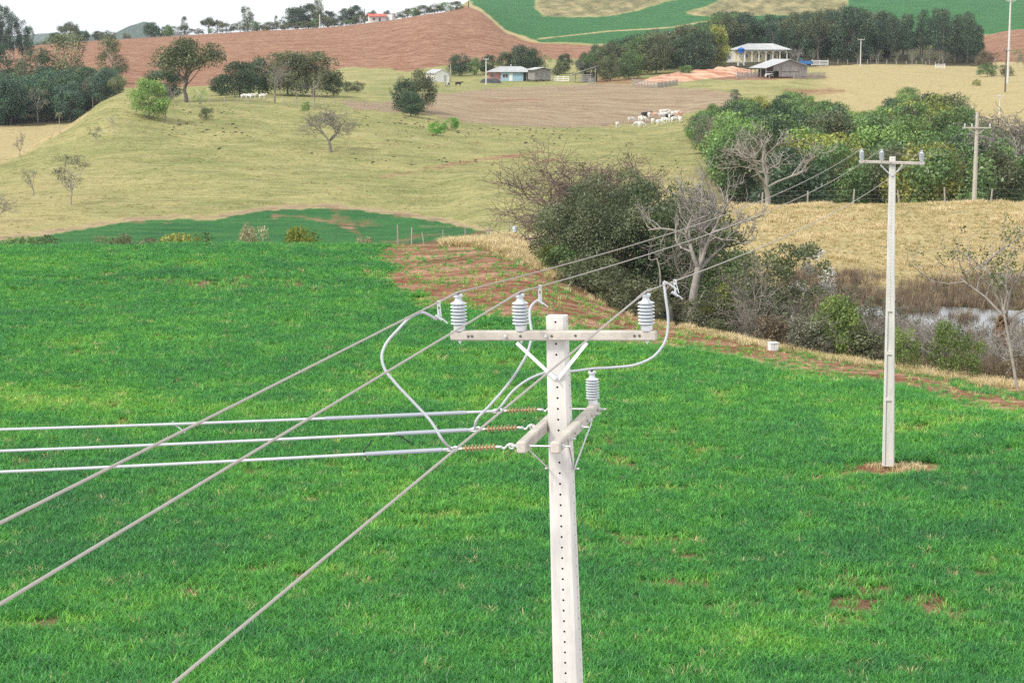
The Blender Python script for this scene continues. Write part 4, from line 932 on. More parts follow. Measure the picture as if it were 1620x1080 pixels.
def leaf_tree(seed, H=10, W=7, base=.32, nclump=34, crad=1.25, n_per=115, leaf=.34, shape='round', trunk_r=.2, bark=None, squash=.92, forks=2, droop=0, aspect=.55):
    r = np.random.default_rng(seed); Hc = H * (1 - base); C = []; R = []
    for i in range(nclump):
        for _ in range(30):
            d = r.normal(size=3); d /= np.linalg.norm(d); q = (.45 + .55 * r.random() ** .5)
            p = d * q
            if shape == 'umbrella' and p[2] < -.05: continue
            if shape == 'dome' and p[2] < -.1: p[2] = -.1 - (abs(p[2]) - .1) * .95; p[:2] *= 1.15 if math.hypot(p[0], p[1]) < .75 else 1.0
            if shape == 'cone':
                lim = 1.02 - (p[2] + 1) / 2 * .85
                if math.hypot(p[0], p[1]) > lim: continue
            if shape == 'tall' and math.hypot(p[0], p[1]) > .9 - .25 * p[2] * p[2]: continue
            break
        sc = .72 + .5 * fbm(np.array([d[0] * 1.4 + seed]), np.array([d[1] * 1.4 + d[2]]), 2)[0]
        C.append([p[0] * W / 2 * sc, p[1] * W / 2 * sc, H * base + Hc / 2 + p[2] * Hc / 2 * (1 if shape != 'umbrella' else .9) * (.9 + .15 * r.random())]); R.append(crad * (.6 + .7 * r.random()))
    C = np.array(C); R = np.array(R)
    C[:, 2] = np.minimum(C[:, 2], H - R * .5)
    wood = Acc(); pts = [np.array([0, 0, -.3])]; hh = H * (base + (1 - base) * .45); wob = r.normal(size=(6, 2)) * .03 * H
    for k in range(1, 6): pts.append(np.array([wob[k][0] * k / 5, wob[k][1] * k / 5, hh * k / 5]))
    pts = np.array(pts); wood.tube(smooth_path(pts, 9), np.linspace(trunk_r * 1.25, trunk_r * .45, 9), 8)
    for i in r.permutation(len(C))[: min(len(C), 16)]:
        t = .35 + .6 * r.random(); a = pts[0] + 0; k = t * 5; k0 = int(min(k, 4)); a = pts[k0] + (pts[k0 + 1] - pts[k0]) * (k - k0)
        if a[2] > C[i][2]: a = pts[2]
        m_ = (a + C[i]) / 2 + np.array([0, 0, -.04 * H]) + r.normal(size=3) * .02 * H
        wood.tube(smooth_path([a, m_, C[i]], 5), np.linspace(trunk_r * .42, trunk_r * .1, 5), 5)
    return wood.mesh("trunk", bark or M_BARK), leaves_mesh("crown", C, R, n_per, leaf, r, squash=squash, droop=droop, aspect=aspect)

def bare_tree(seed, H=10, spread_=.9, levels=4, trunk_r=.2, trunk_frac=.28, kids=(4, 4, 4, 3), up=.25, mat=None, flat=0.0, lenr=.62, leaves=0, leaf=.2, wig=.22, min_r=.012, lean=0.0):
    """forking leafless tree: trunk and limbs in one mesh, the finest twigs in another (the crown)"""
    r = np.random.default_rng(seed); big = Acc(); fine = Acc(); tips = []
    L0 = H * (1 - trunk_frac) * .62
    def branch(p, d, L, rad, lev):
        n = 5 if lev < 2 else 4; P_ = [p]; dd = d.copy()
        for k in range(n - 1):
            dd = dd + r.normal(size=3) * wig + np.array([0, 0, up * (1 - flat * lev / levels)]) * .5; dd /= np.linalg.norm(dd); P_.append(P_[-1] + dd * L / (n - 1))
        P_ = np.array(P_); r1 = max(rad * .5, min_r * .6); rr = np.linspace(rad, r1, n)
        (big if lev < levels - 1 else fine).tube(P_, rr, 6 if lev < 2 else (4 if lev < levels - 1 else 3))
        if lev >= levels: tips.append(P_[-1]); return
        nk = kids[min(lev, len(kids) - 1)]
        for k in range(nk):
            t = (.35 + .65 * (k + r.random()) / nk) * (n - 1); k0 = min(int(t), n - 2); a = P_[k0] + (P_[k0 + 1] - P_[k0]) * (t - k0)
            ax = P_[k0 + 1] - P_[k0]; ax /= np.linalg.norm(ax); q = r.normal(size=3); q -= ax * q.dot(ax); q /= np.linalg.norm(q)
            q[2] *= (1 - flat); nd = ax * (1 - spread_ * .5) + q * spread_ * (.7 + .5 * r.random()); nd /= np.linalg.norm(nd)
            branch(a, nd, L * lenr * (.7 + .5 * r.random()), max(rad * .55, min_r), lev + 1)
    tp = np.array([[0, 0, -.3], [r.normal() * .02 * H + lean * .3, r.normal() * .02 * H, H * trunk_frac * .5], [r.normal() * .03 * H + lean, r.normal() * .03 * H, H * trunk_frac]])
    big.tube(smooth_path(tp, 6), np.linspace(trunk_r * 1.3, trunk_r * .85, 6), 8)
    for k in range(kids[0]):
        a = 2 * math.pi * (k + r.random() * .6) / kids[0]; e = spread_ * (.55 + .4 * r.random()); d = np.array([math.cos(a) * e, math.sin(a) * e, 1.0 - .35 * flat]); d /= np.linalg.norm(d)
        branch(tp[-1] - (tp[-1] - tp[-2]) * .25 * r.random(), d, L0 * (.75 + .4 * r.random()), trunk_r * .62, 1)
    tips = np.array(tips)
    # scale so the tallest twig reaches H
    V = np.concatenate(fine.V); k = (H) / max(V[:, 2].max(), .1)
    for A_ in (big, fine):
        for v in A_.V: v[:, 2] = np.where(v[:, 2] > 0, v[:, 2] * k, v[:, 2])
    tips[:, 2] *= k
    tr = big.mesh("trunk", mat or M_TWIG); cr_ = fine.mesh("twigs", mat or M_TWIG); lv = None
    if leaves:
        sel = tips[r.random(len(tips)) < leaves]; lv = leaves_mesh("leaves", sel, np.full(len(sel), .28 * H / 8) * (.6 + .8 * r.random(len(sel))), 9, leaf, r)
    return tr, cr_, lv

def pine_tree(seed, H=15, W=6.5, base=.25, leaf=.42):
    """dark conifer: bare straight trunk, dense rounded tufted crown in tiers"""
    r = np.random.default_rng(seed); C = []; R = []
    for k in range(6):
        t = k / 5; z = H * (base + (1 - base) * (.08 + .84 * t)); w = W / 2 * (1 - .62 * t) ; m = max(1, int(7 * (1 - .75 * t)))
        for j in range(m):
            a = 2 * math.pi * (j + r.random() * .7) / m; C.append([w * .8 * math.cos(a), w * .8 * math.sin(a), z + r.normal() * .3]); R.append(W * .2 * (.8 + .5 * r.random()))
    C.append([0, 0, H - .9]); R.append(W * .17); C = np.array(C); R = np.array(R)
    w_ = Acc(); w_.tube([(0, 0, -.3), (.05, 0, H * .5), (0, .05, H * .92)], [.2, .15, .06], 7)
    for c in C[::2]: w_.tube(np.array([[0, 0, c[2] - .5], c]), [.06, .02], 4)
    return w_.mesh("trunk", M_BARK), leaves_mesh("crown", C, R, 130, leaf, r, squash=1.0, shell=.5)

def palm_tree(seed, H=9):
    r = np.random.default_rng(seed); w = Acc(); w.tube(smooth_path([(0, 0, -.3), (.1, 0, H * .4), (.2, .05, H * .86)], 8), np.linspace(.2, .13, 8), 7); V = []; Q = []
    for k in range(16):
        a = 6.283 * k / 16 + r.random() * .3; e = r.uniform(-.1, .9); L = r.uniform(1.9, 2.6); o = np.array([.2, .05, H * .86]); d = np.array([math.cos(a), math.sin(a), 0])
        for j in range(10):
            t = j / 9; p = o + d * L * t * math.cos(e) + np.array([0, 0, L * t * math.sin(e) - L * .75 * t * t])
            for s in (-1, 1):
                sd = np.array([-d[1], d[0], 0]) * s; q = p + sd * .5 * (1 - .6 * t) + np.array([0, 0, -.3]) + d * .15; n0 = len(V); V += [p, p + d * .16, q]; Q.append((n0, n0 + 1, n0 + 2))
    me = mesh_from("crown", np.array(V), np.array(Q), M_LEAF); attr(me, "tone", np.repeat(r.random(len(Q)), 3)); return w.mesh("trunk", M_PALEBARK), me

ARCH = {}
for k in range(5): ARCH['round', k] = leaf_tree(100 + k, 10, 9.0, .0, 54, 1.5, 135, .38, 'dome')
for k in range(3): ARCH['wide', k] = leaf_tree(120 + k, 10, 10, .18, 60, 1.3, 110, .34, 'umbrella', forks=3, trunk_r=.26)
for k in range(3): ARCH['tall', k] = leaf_tree(140 + k, 16, 7.5, .14, 48, 1.3, 100, .38, 'tall', .24, M_PALEBARK, 1.1, droop=.5)
for k in range(3): ARCH['pine', k] = pine_tree(160 + k)
for k in range(3): ARCH['bush', k] = leaf_tree(180 + k, 3, 3.6, .0, 24, .62, 110, .17, 'dome', .06)
for k in range(3): ARCH['loose', k] = leaf_tree(200 + k, 10, 8, .3, 22, 1.0, 60, .26, 'round', .16, M_PALEBARK, .85)
for k in range(3): ARCH['bare', k] = bare_tree(220 + k, 10, .85, 4, .2, .26, (4, 4, 4, 4), .25, min_r=.035, mat=M_PALEBARK if k == 1 else M_TWIG)[:2]
for k in range(2): ARCH['flatbare', k] = bare_tree(240 + k, 8, 1.0, 5, .2, .26, (5, 4, 4, 4, 3), .2, flat=.5, min_r=.028)[:2]
ARCH['palm', 0] = palm_tree(5)
NAT = {'round': 10, 'wide': 10, 'tall': 16, 'pine': 15, 'bush': 3, 'loose': 10, 'bare': 10, 'flatbare': 8, 'palm': 9.6}
TREE_N = [0]
def put_tree(kind, p, h, col, label, group=None, name=None, wide=1.0, var=None, cat=None, seed=None):
    TREE_N[0] += 1; n = TREE_N[0]; r = random.Random(n * 7 + 3)
    vs_ = [k for k in ARCH if k[0] == kind]; key = vs_[(n if var is None else var) % len(vs_)]; tr, crn = ARCH[key]
    root = thing(name or {'bush': 'shrub', 'pine': 'conifer_tree', 'palm': 'palm_tree', 'tall': 'eucalyptus_tree'}.get(kind, 'bare_tree' if 'bare' in kind else 'tree'), label, cat or ('shrub' if kind == 'bush' else 'tree'), p, r.random() * 6.283, group)
    s = h / NAT[kind]; root.scale = (s * wide, s * wide, s)
    a = link("trunk", tr, root); b = link("twigs" if 'bare' in kind else "crown", crn, root)
    k = r.uniform(.85, 1.15); b.color = (col[0] * k, col[1] * k * r.uniform(.95, 1.05), col[2] * k, 1)
    return root

G_DARK = (0.058, 0.100, 0.048); G_MID = (0.125, 0.205, 0.066); G_BRI = (0.185, 0.290, 0.078); G_YEL = (0.255, 0.275, 0.058); G_OLIVE = (0.118, 0.135, 0.062); G_GREY = (0.145, 0.140, 0.100); G_BLUE = (0.055, 0.100, 0.062); G_BROWN = (0.15, 0.115, 0.07); G_VIVID = (0.105, 0.28, 0.028); G_PALE = (0.30, 0.28, 0.16)

def scatter_wood(n, px0, px1, d0, d1, outline, hmin, hmax, palette, group, seed, dense=1.0, top_jit=10, ok=None, mind=2.6, qual=None):
    """palette: list of (weight, kind, colour, label, wide)"""
    r = random.Random(seed); ox = [o[0] for o in outline]; oy = [o[1] for o in outline]; got = []; tries = 0
    while len(got) < n and tries < n * 60:
        tries += 1; px_ = r.uniform(px0, px1); D_ = math.sqrt(r.uniform(d0 * d0, d1 * d1)); p = gpt(px_, D_)
        if ok and not ok(px_, D_): continue
        if any((g[0] - p[0]) ** 2 + (g[1] - p[1]) ** 2 < mind * mind for g in got): continue
        top = np.interp(px_, ox, oy) + abs(r.gauss(0, top_jit)); h = z_of(top, D_) - p[2]; h = min(h, hmax * r.uniform(.75, 1.0))
        if h < hmin: continue
        got.append(p); w = r.random() * sum(q[0] for q in palette)
        for q in palette:
            w -= q[0]
            if w <= 0: break
        lab = q[3]
        if qual: lab = lab.split(qual[0])[0] + qual[1](px_, D_)
        put_tree(q[1], p, h, q[2], lab, group, wide=q[4])
    return len(got)

# --- the wooded gully beyond the dry crest
GULLY = [(1085, 188), (1100, 172), (1150, 160), (1200, 153), (1250, 143), (1300, 158), (1340, 172), (1372, 172), (1400, 158), (1430, 150), (1480, 145), (1520, 158), (1560, 192), (1600, 205), (1640, 180), (1700, 180)]
def gq(px_, D_):
    a = "behind the crest" if D_ < 262 else ("on the upper rim" if D_ > 345 else "mid-depth")
    b = "by the herd's pasture" if px_ < 1180 else ("near the large dead tree" if px_ < 1270 else ("between dead tree and pole" if px_ < 1380 else ("behind the white pole" if px_ < 1480 else "near the braced pole")))
    return " in gully wood, " + a + ", " + b
def fq(px_, D_):
    a = "beside the farmyard trees" if px_ < 1165 else ("behind the cream house" if px_ < 1260 else ("behind the blue truck" if px_ < 1330 else "above the pale-post fence"))
    return " in the front of the forest " + a if D_ < 605 else (" deep in the forest " + a if D_ < 632 else " at the back of the forest " + a)
def pq(px_, D_):
    a = "near the fence end" if px_ < 1445 else ("behind the white gate" if px_ < 1500 else "at the pasture corner")
    return (" in the front row of the forest " if D_ < 605 else (" in the middle rows of the forest " if D_ < 632 else " in the back row of the forest ")) + a
def wq(px_, D_):
    a = "behind the slim palm" if 70 < px_ < 125 else ("by the pale pasture's edge" if px_ <= 70 else "against the grazed spur")
    return (" at the front of the dense wood " if D_ < 460 else (" inside the dense wood " if D_ < 480 else " at the back of the dense wood ")) + a
def yq(px_, D_):
    a = "beside the lean-to" if px_ < 1000 else ("behind the clay heap" if px_ < 1090 else "next to the cream house")
    return (" in the yard edge row " if D_ < 552 else (" in the middle row " if D_ < 572 else " in the back row ")) + a
gp = [(3, 'round', G_MID, "mid green leafy tree in the wooded gully below the farm", 1.05), (1.3, 'round', G_DARK, "dark green leafy tree in the wooded gully below the farm", 1.0), (1.6, 'round', G_BRI, "bright green leafy tree in the wooded gully below the farm", 1.05), (.5, 'round', G_YEL, "yellow-green leafy tree in the wooded gully below the farm", 1.1), (1.2, 'wide', G_OLIVE, "olive spreading tree in the wooded gully below the farm", 1.0), (.8, 'loose', G_GREY, "greyish thin-leaved tree in the wooded gully below the farm", 1.1), (.7, 'bare', G_GREY, "grey leafless tree in the wooded gully below the farm", .9)]
scatter_wood(118, 1096, 1660, 208, 398, GULLY, 3.2, 10.5, [(q[0], q[1], q[2], q[3], q[4] * .92) for q in gp], "trees of the gully wood", 31, top_jit=10, mind=3.1, ok=lambda px_, D_: not (px_ > 1545 and D_ > 300) and not (px_ < 1160 and D_ < 262), qual=(" in the wooded", gq))
for px_, D_, top, w, c in ((1460, 300, 158, 1.25, G_YEL), (1395, 330, 172, 1.1, G_BRI), (1250, 392, 146, 1.4, G_MID), (1305, 250, 205, 1.2, G_YEL)): p = gpt(px_, D_); put_tree('round', p, z_of(top, D_) - p[2], c, "broad rounded tree standing out of the gully wood canopy", "broad crowns of the gully wood", wide=w)
p = gpt(1437, 405); put_tree('round', p, z_of(140, 405) - p[2], G_BRI, "round bright green tree on the upper rim of the gully wood", wide=1.2)
p = gpt(1525, 400); put_tree('loose', p, z_of(150, 400) - p[2], G_MID, "leafy green tree by the track at the head of the gully", wide=1.2)
p = gpt(1165, 400); put_tree('pine', p, z_of(143, 400) - p[2], G_BLUE, "small dark conifer poking out of the gully wood", wide=1.5)
for px_, py_ in ((1098, 222), (1106, 214), (1112, 226)): p = ground_at(px_, py_, 230, 420); put_tree('bush', p, 3.0, G_BRI, "bright leafy bush at the pasture edge of the gully wood", "bushes edging the gully wood")

# --- forest behind the cream house
FOR = [(935, 70), (960, 66), (985, 62), (1000, 52), (1040, 40), (1080, 45), (1110, 30), (1125, 18), (1160, 14), (1200, 26), (1260, 20), (1300, 10), (1340, 8), (1400, 22), (1440, 24), (1478, 8), (1505, 30), (1525, 18), (1545, 38), (1552, 60)]
fp = [(2.2, 'round', G_DARK, "dark broadleaf tree in the forest behind the cream house", .95), (1.2, 'wide', G_OLIVE, "olive tree in the forest behind the cream house", .9), (.9, 'tall', G_BLUE, "tall bluish-dark tree in the forest behind the cream house", .9), (.6, 'round', G_MID, "green tree in the forest behind the cream house", .95), (.4, 'loose', G_GREY, "grey thin-leaved tree in the forest behind the cream house", .9)]
scatter_wood(52, 1098, 1400, 575, 660, FOR, 7, 17, fp, "trees of the forest behind the house", 41, top_jit=9, mind=4.0, ok=lambda px_, D_: not (1130 < px_ < 1290 and D_ < 612), qual=(" in the forest", fq))
scatter_wood(34, 1395, 1546, 580, 660, FOR, 8, 17, [(3, 'pine', G_DARK, "dark tufted conifer at the pasture end of the forest", .95), (.6, 'round', G_DARK, "dark broadleaf tree among conifers at the pasture end", .8)], "conifers of the forest", 42, top_jit=7, mind=3.6, qual=(" at the pasture", pq))
scatter_wood(14, 1240, 1500, 563, 572, [(1240, 72), (1500, 78)], 3, 8, [(1, 'loose', G_OLIVE, "thin-leaved tree leaning at the edge of the forest", 1.0), (.6, 'bare', G_GREY, "pale leafless tree at the edge of the forest", 1.0)], "edge trees of the forest", 43, top_jit=6)
# --- trees round the farm, left of the cream house
scatter_wood(30, 940, 1165, 530, 590, FOR, 4.5, 13, [(2, 'round', G_DARK, "dark leafy tree shading the farmyard", 1.0), (1.3, 'round', G_OLIVE, "olive leafy tree shading the farmyard", 1.0), (.8, 'wide', G_MID, "green spreading tree shading the farmyard", 1.0), (.4, 'loose', G_GREY, "greyish thin-leaved tree shading the farmyard", 1.0)], "trees shading the farmyard", 44, top_jit=9, mind=3.6, ok=lambda px_, D_: px_ < 1118, qual=(" shading", yq))
for px_, D_, py_, c, w, l in ((965, 505, 88, G_OLIVE, 1.0, "low olive orchard tree beside the open lean-to"), (995, 512, 84, G_MID, 1.1, "green orchard tree beside the clay heap"), (1134, 545, 42, G_YEL, .62, "tall yellowish tree left of the blue water tank"), (1108, 540, 46, G_OLIVE, .75, "tall olive tree left of the cream house")):
    p = gpt(px_, D_); put_tree('round', p, z_of(py_, D_) - p[2], c, l, wide=w)
p = gpt(1086, 500); put_tree('bush', p, 3.0, G_MID, "round dense shrub in front of the clay heap", wide=1.25)
# --- behind the blue house
for px_, D_, py_, k, c, w in ((727, 545, 86, 'round', G_DARK, 1.2), (750, 552, 92, 'round', G_MID, .9), (772, 556, 88, 'round', G_DARK, 1.0), (800, 560, 80, 'round', G_OLIVE, .9), (822, 558, 74, 'round', G_DARK, 1.0), (842, 562, 76, 'round', G_DARK, .9), (862, 560, 84, 'loose', G_MID, .9), (893, 558, 86, 'round', G_DARK, .9), (912, 552, 92, 'bare', G_GREY, .9), (885, 545, 100, 'bush', G_OLIVE, 1.0), (925, 556, 84, 'round', G_DARK, .9), (945, 560, 72, 'round', G_DARK, .8)):
    p = gpt(px_, D_); put_tree(k, p, z_of(py_, D_) - p[2], c, "leafless grey tree behind the plank shed" if k == 'bare' else ("low rounded bush behind the plank shed" if k == 'bush' else "leafy tree in the row behind the blue house and plank shed"), None if k in ('bare', 'bush') else "trees behind the blue house", wide=w)
# --- left wood
LW = [(-300, 100), (-60, 104), (0, 98), (60, 102), (110, 104), (150, 106), (175, 108), (192, 116), (200, 126)]
lp = [(2, 'round', G_BLUE, "dark bluish-green tree in the dense wood below the ploughed hill", 1.0), (1.4, 'round', G_DARK, "dark green tree in the dense wood below the ploughed hill", 1.05), (.9, 'wide', G_OLIVE, "olive spreading tree in the dense wood below the ploughed hill", 1.0), (.8, 'bare', G_GREY, "grey leafless tree in the dense wood below the ploughed hill", 1.0), (.4, 'loose', G_GREY, "greyish tree in the dense wood below the ploughed hill", 1.0)]
lp = [(q[0], q[1], tuple(c * 1.4 for c in q[2]), q[3], q[4] * .9) for q in lp]
scatter_wood(56, -70, 197, 438, 500, LW, 2.6, 11, lp, "trees of the dense left wood", 51, top_jit=8, mind=3.0, qual=(" in the dense", wq))
for px_, D_, py_, w, l in ((52, 488, 72, .95, "eucalyptus with broad dark crown above the dense wood"), (112, 492, 48, .8, "tall ragged eucalyptus rising highest above the dense wood"), (178, 490, 56, .85, "tall eucalyptus at the end of the dense wood"), (-6, 480, 60, .8, "dark eucalyptus cut off at the edge beside the dense wood")):
    p = gpt(px_, D_); put_tree('tall', p, z_of(py_, D_) - p[2], tuple(c * 1.3 for c in (G_OLIVE if px_ > 100 else G_DARK)), l, wide=w * 1.45)
# --- trees on the hill ridge
for k, px_, D_, py_, c, w, l, v in (('wide', 295, 372, 64, G_OLIVE, 1.0, "big umbrella-crowned tree with forked trunk on the hill ridge", 0), ('round', 236, 345, 126, G_BRI, .95, "round bright green tree on the brow of the hill", 1), ('round', 258, 385, 108, G_DARK, 1.2, "dark tree behind the umbrella-crowned tree", 2), ('loose', 318, 352, 136, G_BRI, .8, "small yellowish-green tree beside the ridge fence", 0), ('round', 380, 395, 100, G_DARK, 1.1, "dark spreading tree over the resting cattle", 3), ('round', 350, 410, 118, G_DARK, 1.1, "low dark tree left of the resting cattle", 0), ('round', 410, 415, 92, G_DARK, .95, "dark tree behind the grey leafless tree on the ridge", 4), ('round', 455, 410, 84, G_OLIVE, 1.0, "large dark round tree on the ridge", 1), ('round', 496, 412, 78, G_OLIVE, 1.1, "largest dark round tree on the ridge", 2), ('loose', 470, 362, 126, G_OLIVE, .7, "small open-crowned tree on the ridge", 1), ('loose', 497, 360, 112, G_OLIVE, .8, "grey-green open tree in front of the largest ridge tree", 2), ('round', 528, 420, 118, G_DARK, .9, "small dark tree at the end of the ridge clump", 0)):
    p = gpt(px_, D_) if px_ not in (236, 318) else ground_at(px_, {236: 188, 318: 174}[px_], 300, 420); put_tree(k, p, z_of(py_, p[1]) - p[2], c, l, wide=w * 1.15, var=v)
for px_, D_, py_, k, l, w in ((435, 368, 92, 'bare', "pale grey leafless tree in front of the dark ridge trees", .9), (262, 340, 128, 'bare', "twisted pale dead tree beside the round bright green tree", .8), (527, 272, 162, 'flatbare', "grey leafless flat-topped tree alone on the grazed slope", 1.15), (283, 300, 0, 'bare', "", 0)):
    if not l: continue
    p = (gpt(px_, D_) if px_ != 262 else ground_at(262, 190, 280, 420)) if k == 'bare' else ground_at(523, 241, 200, 420); put_tree(k, p, z_of(py_, p[1]) - p[2], G_GREY, l, wide=w)
for px_, py_, t_, k, c, l, w in ((152, 226, 198, 'loose', G_DARK, "small dark green tree on the left slope", 1.2), (113, 324, 240, 'loose', G_GREY, "slender sparse tree low on the left slope", 1.0), (53, 310, 262, 'bare', G_GREY, "thin pale dead tree low on the left slope", .7), (32, 250, 206, 'bare', G_GREY, "dead stump-like tree on the pale left pasture", .55), (178, 205, 180, 'bare', G_GREY, "small leafless sapling on the left slope", .7), (326, 190, 172, 'bush', G_OLIVE, "low scrubby bush below the ridge fence", 1.2)):
    p = ground_at(px_, py_, 185, 420); put_tree(k, p, z_of(t_, p[1]) - p[2], c, l, wide=w)
p = ground_at(-2, 352, 150, 300); put_tree('bare', p, z_of(305, p[1]) - p[2], G_GREY, "broken dead tree leaning in at the field edge", wide=1.5)
p = ground_at(95, 212, 300, 420); put_tree('palm', p, z_of(172, p[1]) - p[2], G_PALE, "slim palm with drooping straw-coloured crown before the wood", wide=.7)
for px_, D_, py_, k, c, w, l in ((640, 380, 124, 'round', G_DARK, .85, "upper tree of the dark clump beside the stubble field"), (668, 388, 112, 'round', G_OLIVE, .8, "back tree of the dark clump beside the stubble field"), (650, 368, 146, 'round', G_DARK, 1.15, "front tree of the dark clump beside the stubble field"), (628, 384, 132, 'loose', G_DARK, .8, "left tree of the dark clump beside the stubble field")):
    p = gpt(px_, D_); put_tree(k, p, z_of(py_, D_) - p[2], c, l, wide=w)
for px_, py_, t_ in ((690, 214, 193), (714, 206, 187)): p = ground_at(px_, py_, 250, 420); put_tree('bush', p, z_of(t_, p[1]) - p[2], G_VIVID, "vivid green round bush below the stubble field", "pair of vivid green bushes", wide=1.15)
for px_, D_, t_ in ((548, 440, 131), (565, 445, 129)): p = gpt(px_, D_); put_tree('bush', p, z_of(t_, D_) - p[2], G_OLIVE, "low dark bush on the green strip under the ploughed hill", "low bushes under the ploughed hill", wide=1.3)
p = gpt(484, 350); put_tree('bush', p, 1.7, G_BRI, "small green shrub at the foot of a ridge tree", wide=.9)
# --- skyline
SKY = [("clump", 392, 905, 8, 'tall', .95), ("clump", 292, 915, 25, 'tall', .7), ("clump", 330, 910, 28, 'wide', .8), ("clump", 344, 912, 32, 'wide', .8), ("clump", 470, 905, 10, 'round', 1.1), ("clump", 488, 908, 8, 'round', 1.1), ("clump", 502, 900, -6, 'tall', .7), ("clump", 437, 902, 24, 'tall', .55), ("clump", 520, 905, 18, 'round', 1.0), ("clump", 548, 906, 12, 'round', .95), ("clump", 562, 910, 10, 'round', .9), ("clump", 590, 912, 17, 'round', .9), ("clump", 612, 910, 17, 'round', .8), ("clump", 645, 905, 14, 'wide', .8), ("clump", 660, 908, 15, 'round', .8), ("clump", 680, 906, 10, 'tall', .6), ("clump", 692, 906, 12, 'tall', .5), ("clump", 110, 905, 36, 'wide', .9), ("clump", 88, 900, 52, 'round', 1.1), ("clump", 130, 902, 48, 'round', 1.2), ("clump", 155, 904, 50, 'round', 1.2), ("clump", 265, 905, 40, 'round', .9), ("clump", 240, 908, 36, 'round', 1.0), ("clump", 253, 902, 46, 'round', 1.0), ("clump", 365, 900, 42, 'bare', .8), ("clump", 352, 902, 30, 'bare', .7)]
for _, px_, D_, py_, k, w in SKY:
    p = gpt(px_, D_); h = max(z_of(py_, D_) - p[2], 2.5)
    put_tree(k, p, h, G_OLIVE if k in ('tall', 'wide') else G_DARK, {'tall': "tall open-crowned tree silhouetted on the ploughed skyline", 'wide': "flat-crowned tree silhouetted on the ploughed skyline", 'round': "dense rounded tree on the skyline " + ("near the distant blue hill" if px_ < 280 else ("in the big clump behind the pale pole" if px_ < 575 else "beyond the red roofed house")), 'bare': "leafless tree on the ploughed skyline"}[k], "trees on the skyline", wide=w * 1.15)
for px_ in list(range(270, 450, 22)) + list(range(450, 735, 17)) + [66, 80, 100, 170, 200]:
    p = gpt(px_, 896); put_tree('bush', p, random.Random(px_).uniform(2.2, 4.6), G_OLIVE if px_ % 3 else G_MID, "low hedge bush on the ploughed skyline " + ("by the distant blue hill" if px_ < 260 else ("left of the tall open tree" if px_ < 385 else ("by the skyline huts" if px_ < 450 else ("under the big tree clump" if px_ < 570 else ("around the red roofed house" if px_ < 630 else "towards the palm"))))), "hedge bushes on the skyline", wide=1.7)
for px_, D_, py_, w in ((-8, 640, -2, .8), (8, 650, 6, .8), (22, 660, 18, .9), (36, 655, 26, 1.0), (48, 650, 40, .9), (2, 645, 30, 1.0), (-30, 650, -10, 1.0)): p = gpt(px_, D_); put_tree('tall', p, z_of(py_, D_) - p[2], G_BLUE, "very tall dark eucalyptus in the stand at the edge of the ploughed hill", "eucalyptus stand", wide=w * .75)
p = gpt(713, 905); put_tree('palm', p, z_of(2, 905) - p[2], G_OLIVE, "palm tree standing on the ploughed crest")
# --- right edge
for px_, D_, py_, k, c, w, l in ((1558, 540, 82, 'round', G_BROWN, 1.1, "rusty brown tree at the end of the forest"), (1575, 545, 84, 'loose', (.14, .075, .03), 1.1, "orange-tinged tree beside the tall white pole"), (1562, 505, 100, 'bush', G_MID, 1.3, "wide green bush beside the tall white pole"), (1610, 530, 76, 'loose', G_MID, .9, "green tree right of the tall white pole"), (1622, 520, 82, 'bare', G_GREY, .9, "pale leafless tree right of the tall white pole"), (1545, 470, 128, 'bush', G_YEL, 1.2, "yellowish bush in the pasture hollow"), (1590, 500, 104, 'bush', G_OLIVE, 1.6, "low olive bush below the tall white pole"), (1640, 520, 100, 'bush', G_OLIVE, 1.6, "low olive bush cut off at the far pasture edge"), (1618, 235, 160, 'flatbare', G_GREY, 1.0, "grey leafless tree at the end of the gully wood"), (1595, 225, 215, 'bare', G_GREY, 1.3, "low grey leafless tree at the end of the gully wood")):
    p = gpt(px_, D_); put_tree(k, p, max(1.5, z_of(py_, D_) - p[2]), c, l, wide=w)
# --- hedge beyond the near crest
for px_, t_, D_, c, w, l in ((40, 380, 140, G_MID, 2.0, "flat dark bush beyond the near crest at the field end"), (75, 378, 146, G_OLIVE, 1.8, "low mixed bush beyond the near crest beside the pale weeds"), (178, 377, 142, G_OLIVE, 1.4, "small low bush beyond the near crest"), (284, 375, 140, G_YEL, 1.6, "yellow-green bush beyond the near crest"), (322, 374, 142, G_MID, 1.8, "wide dark green bush beyond the near crest"), (407, 362, 141, G_PALE, 1.0, "pale cream-flowered bush beyond the near crest"), (474, 365, 139, (.15, .17, .015), 1.1, "yellow leafy bush beyond the near crest"), (240, 380, 140, G_BROWN, 1.8, "brown dry scrub beyond the near crest"), (575, 380, 140, G_PALE, .8, "thin pale weed bush beyond the near crest")):
    p = gpt(px_, D_); h_ = z_of(t_, D_) - p[2]; o = put_tree('bush', p, h_, c, l, wide=w * 3.0 / max(h_, .5) * .8)

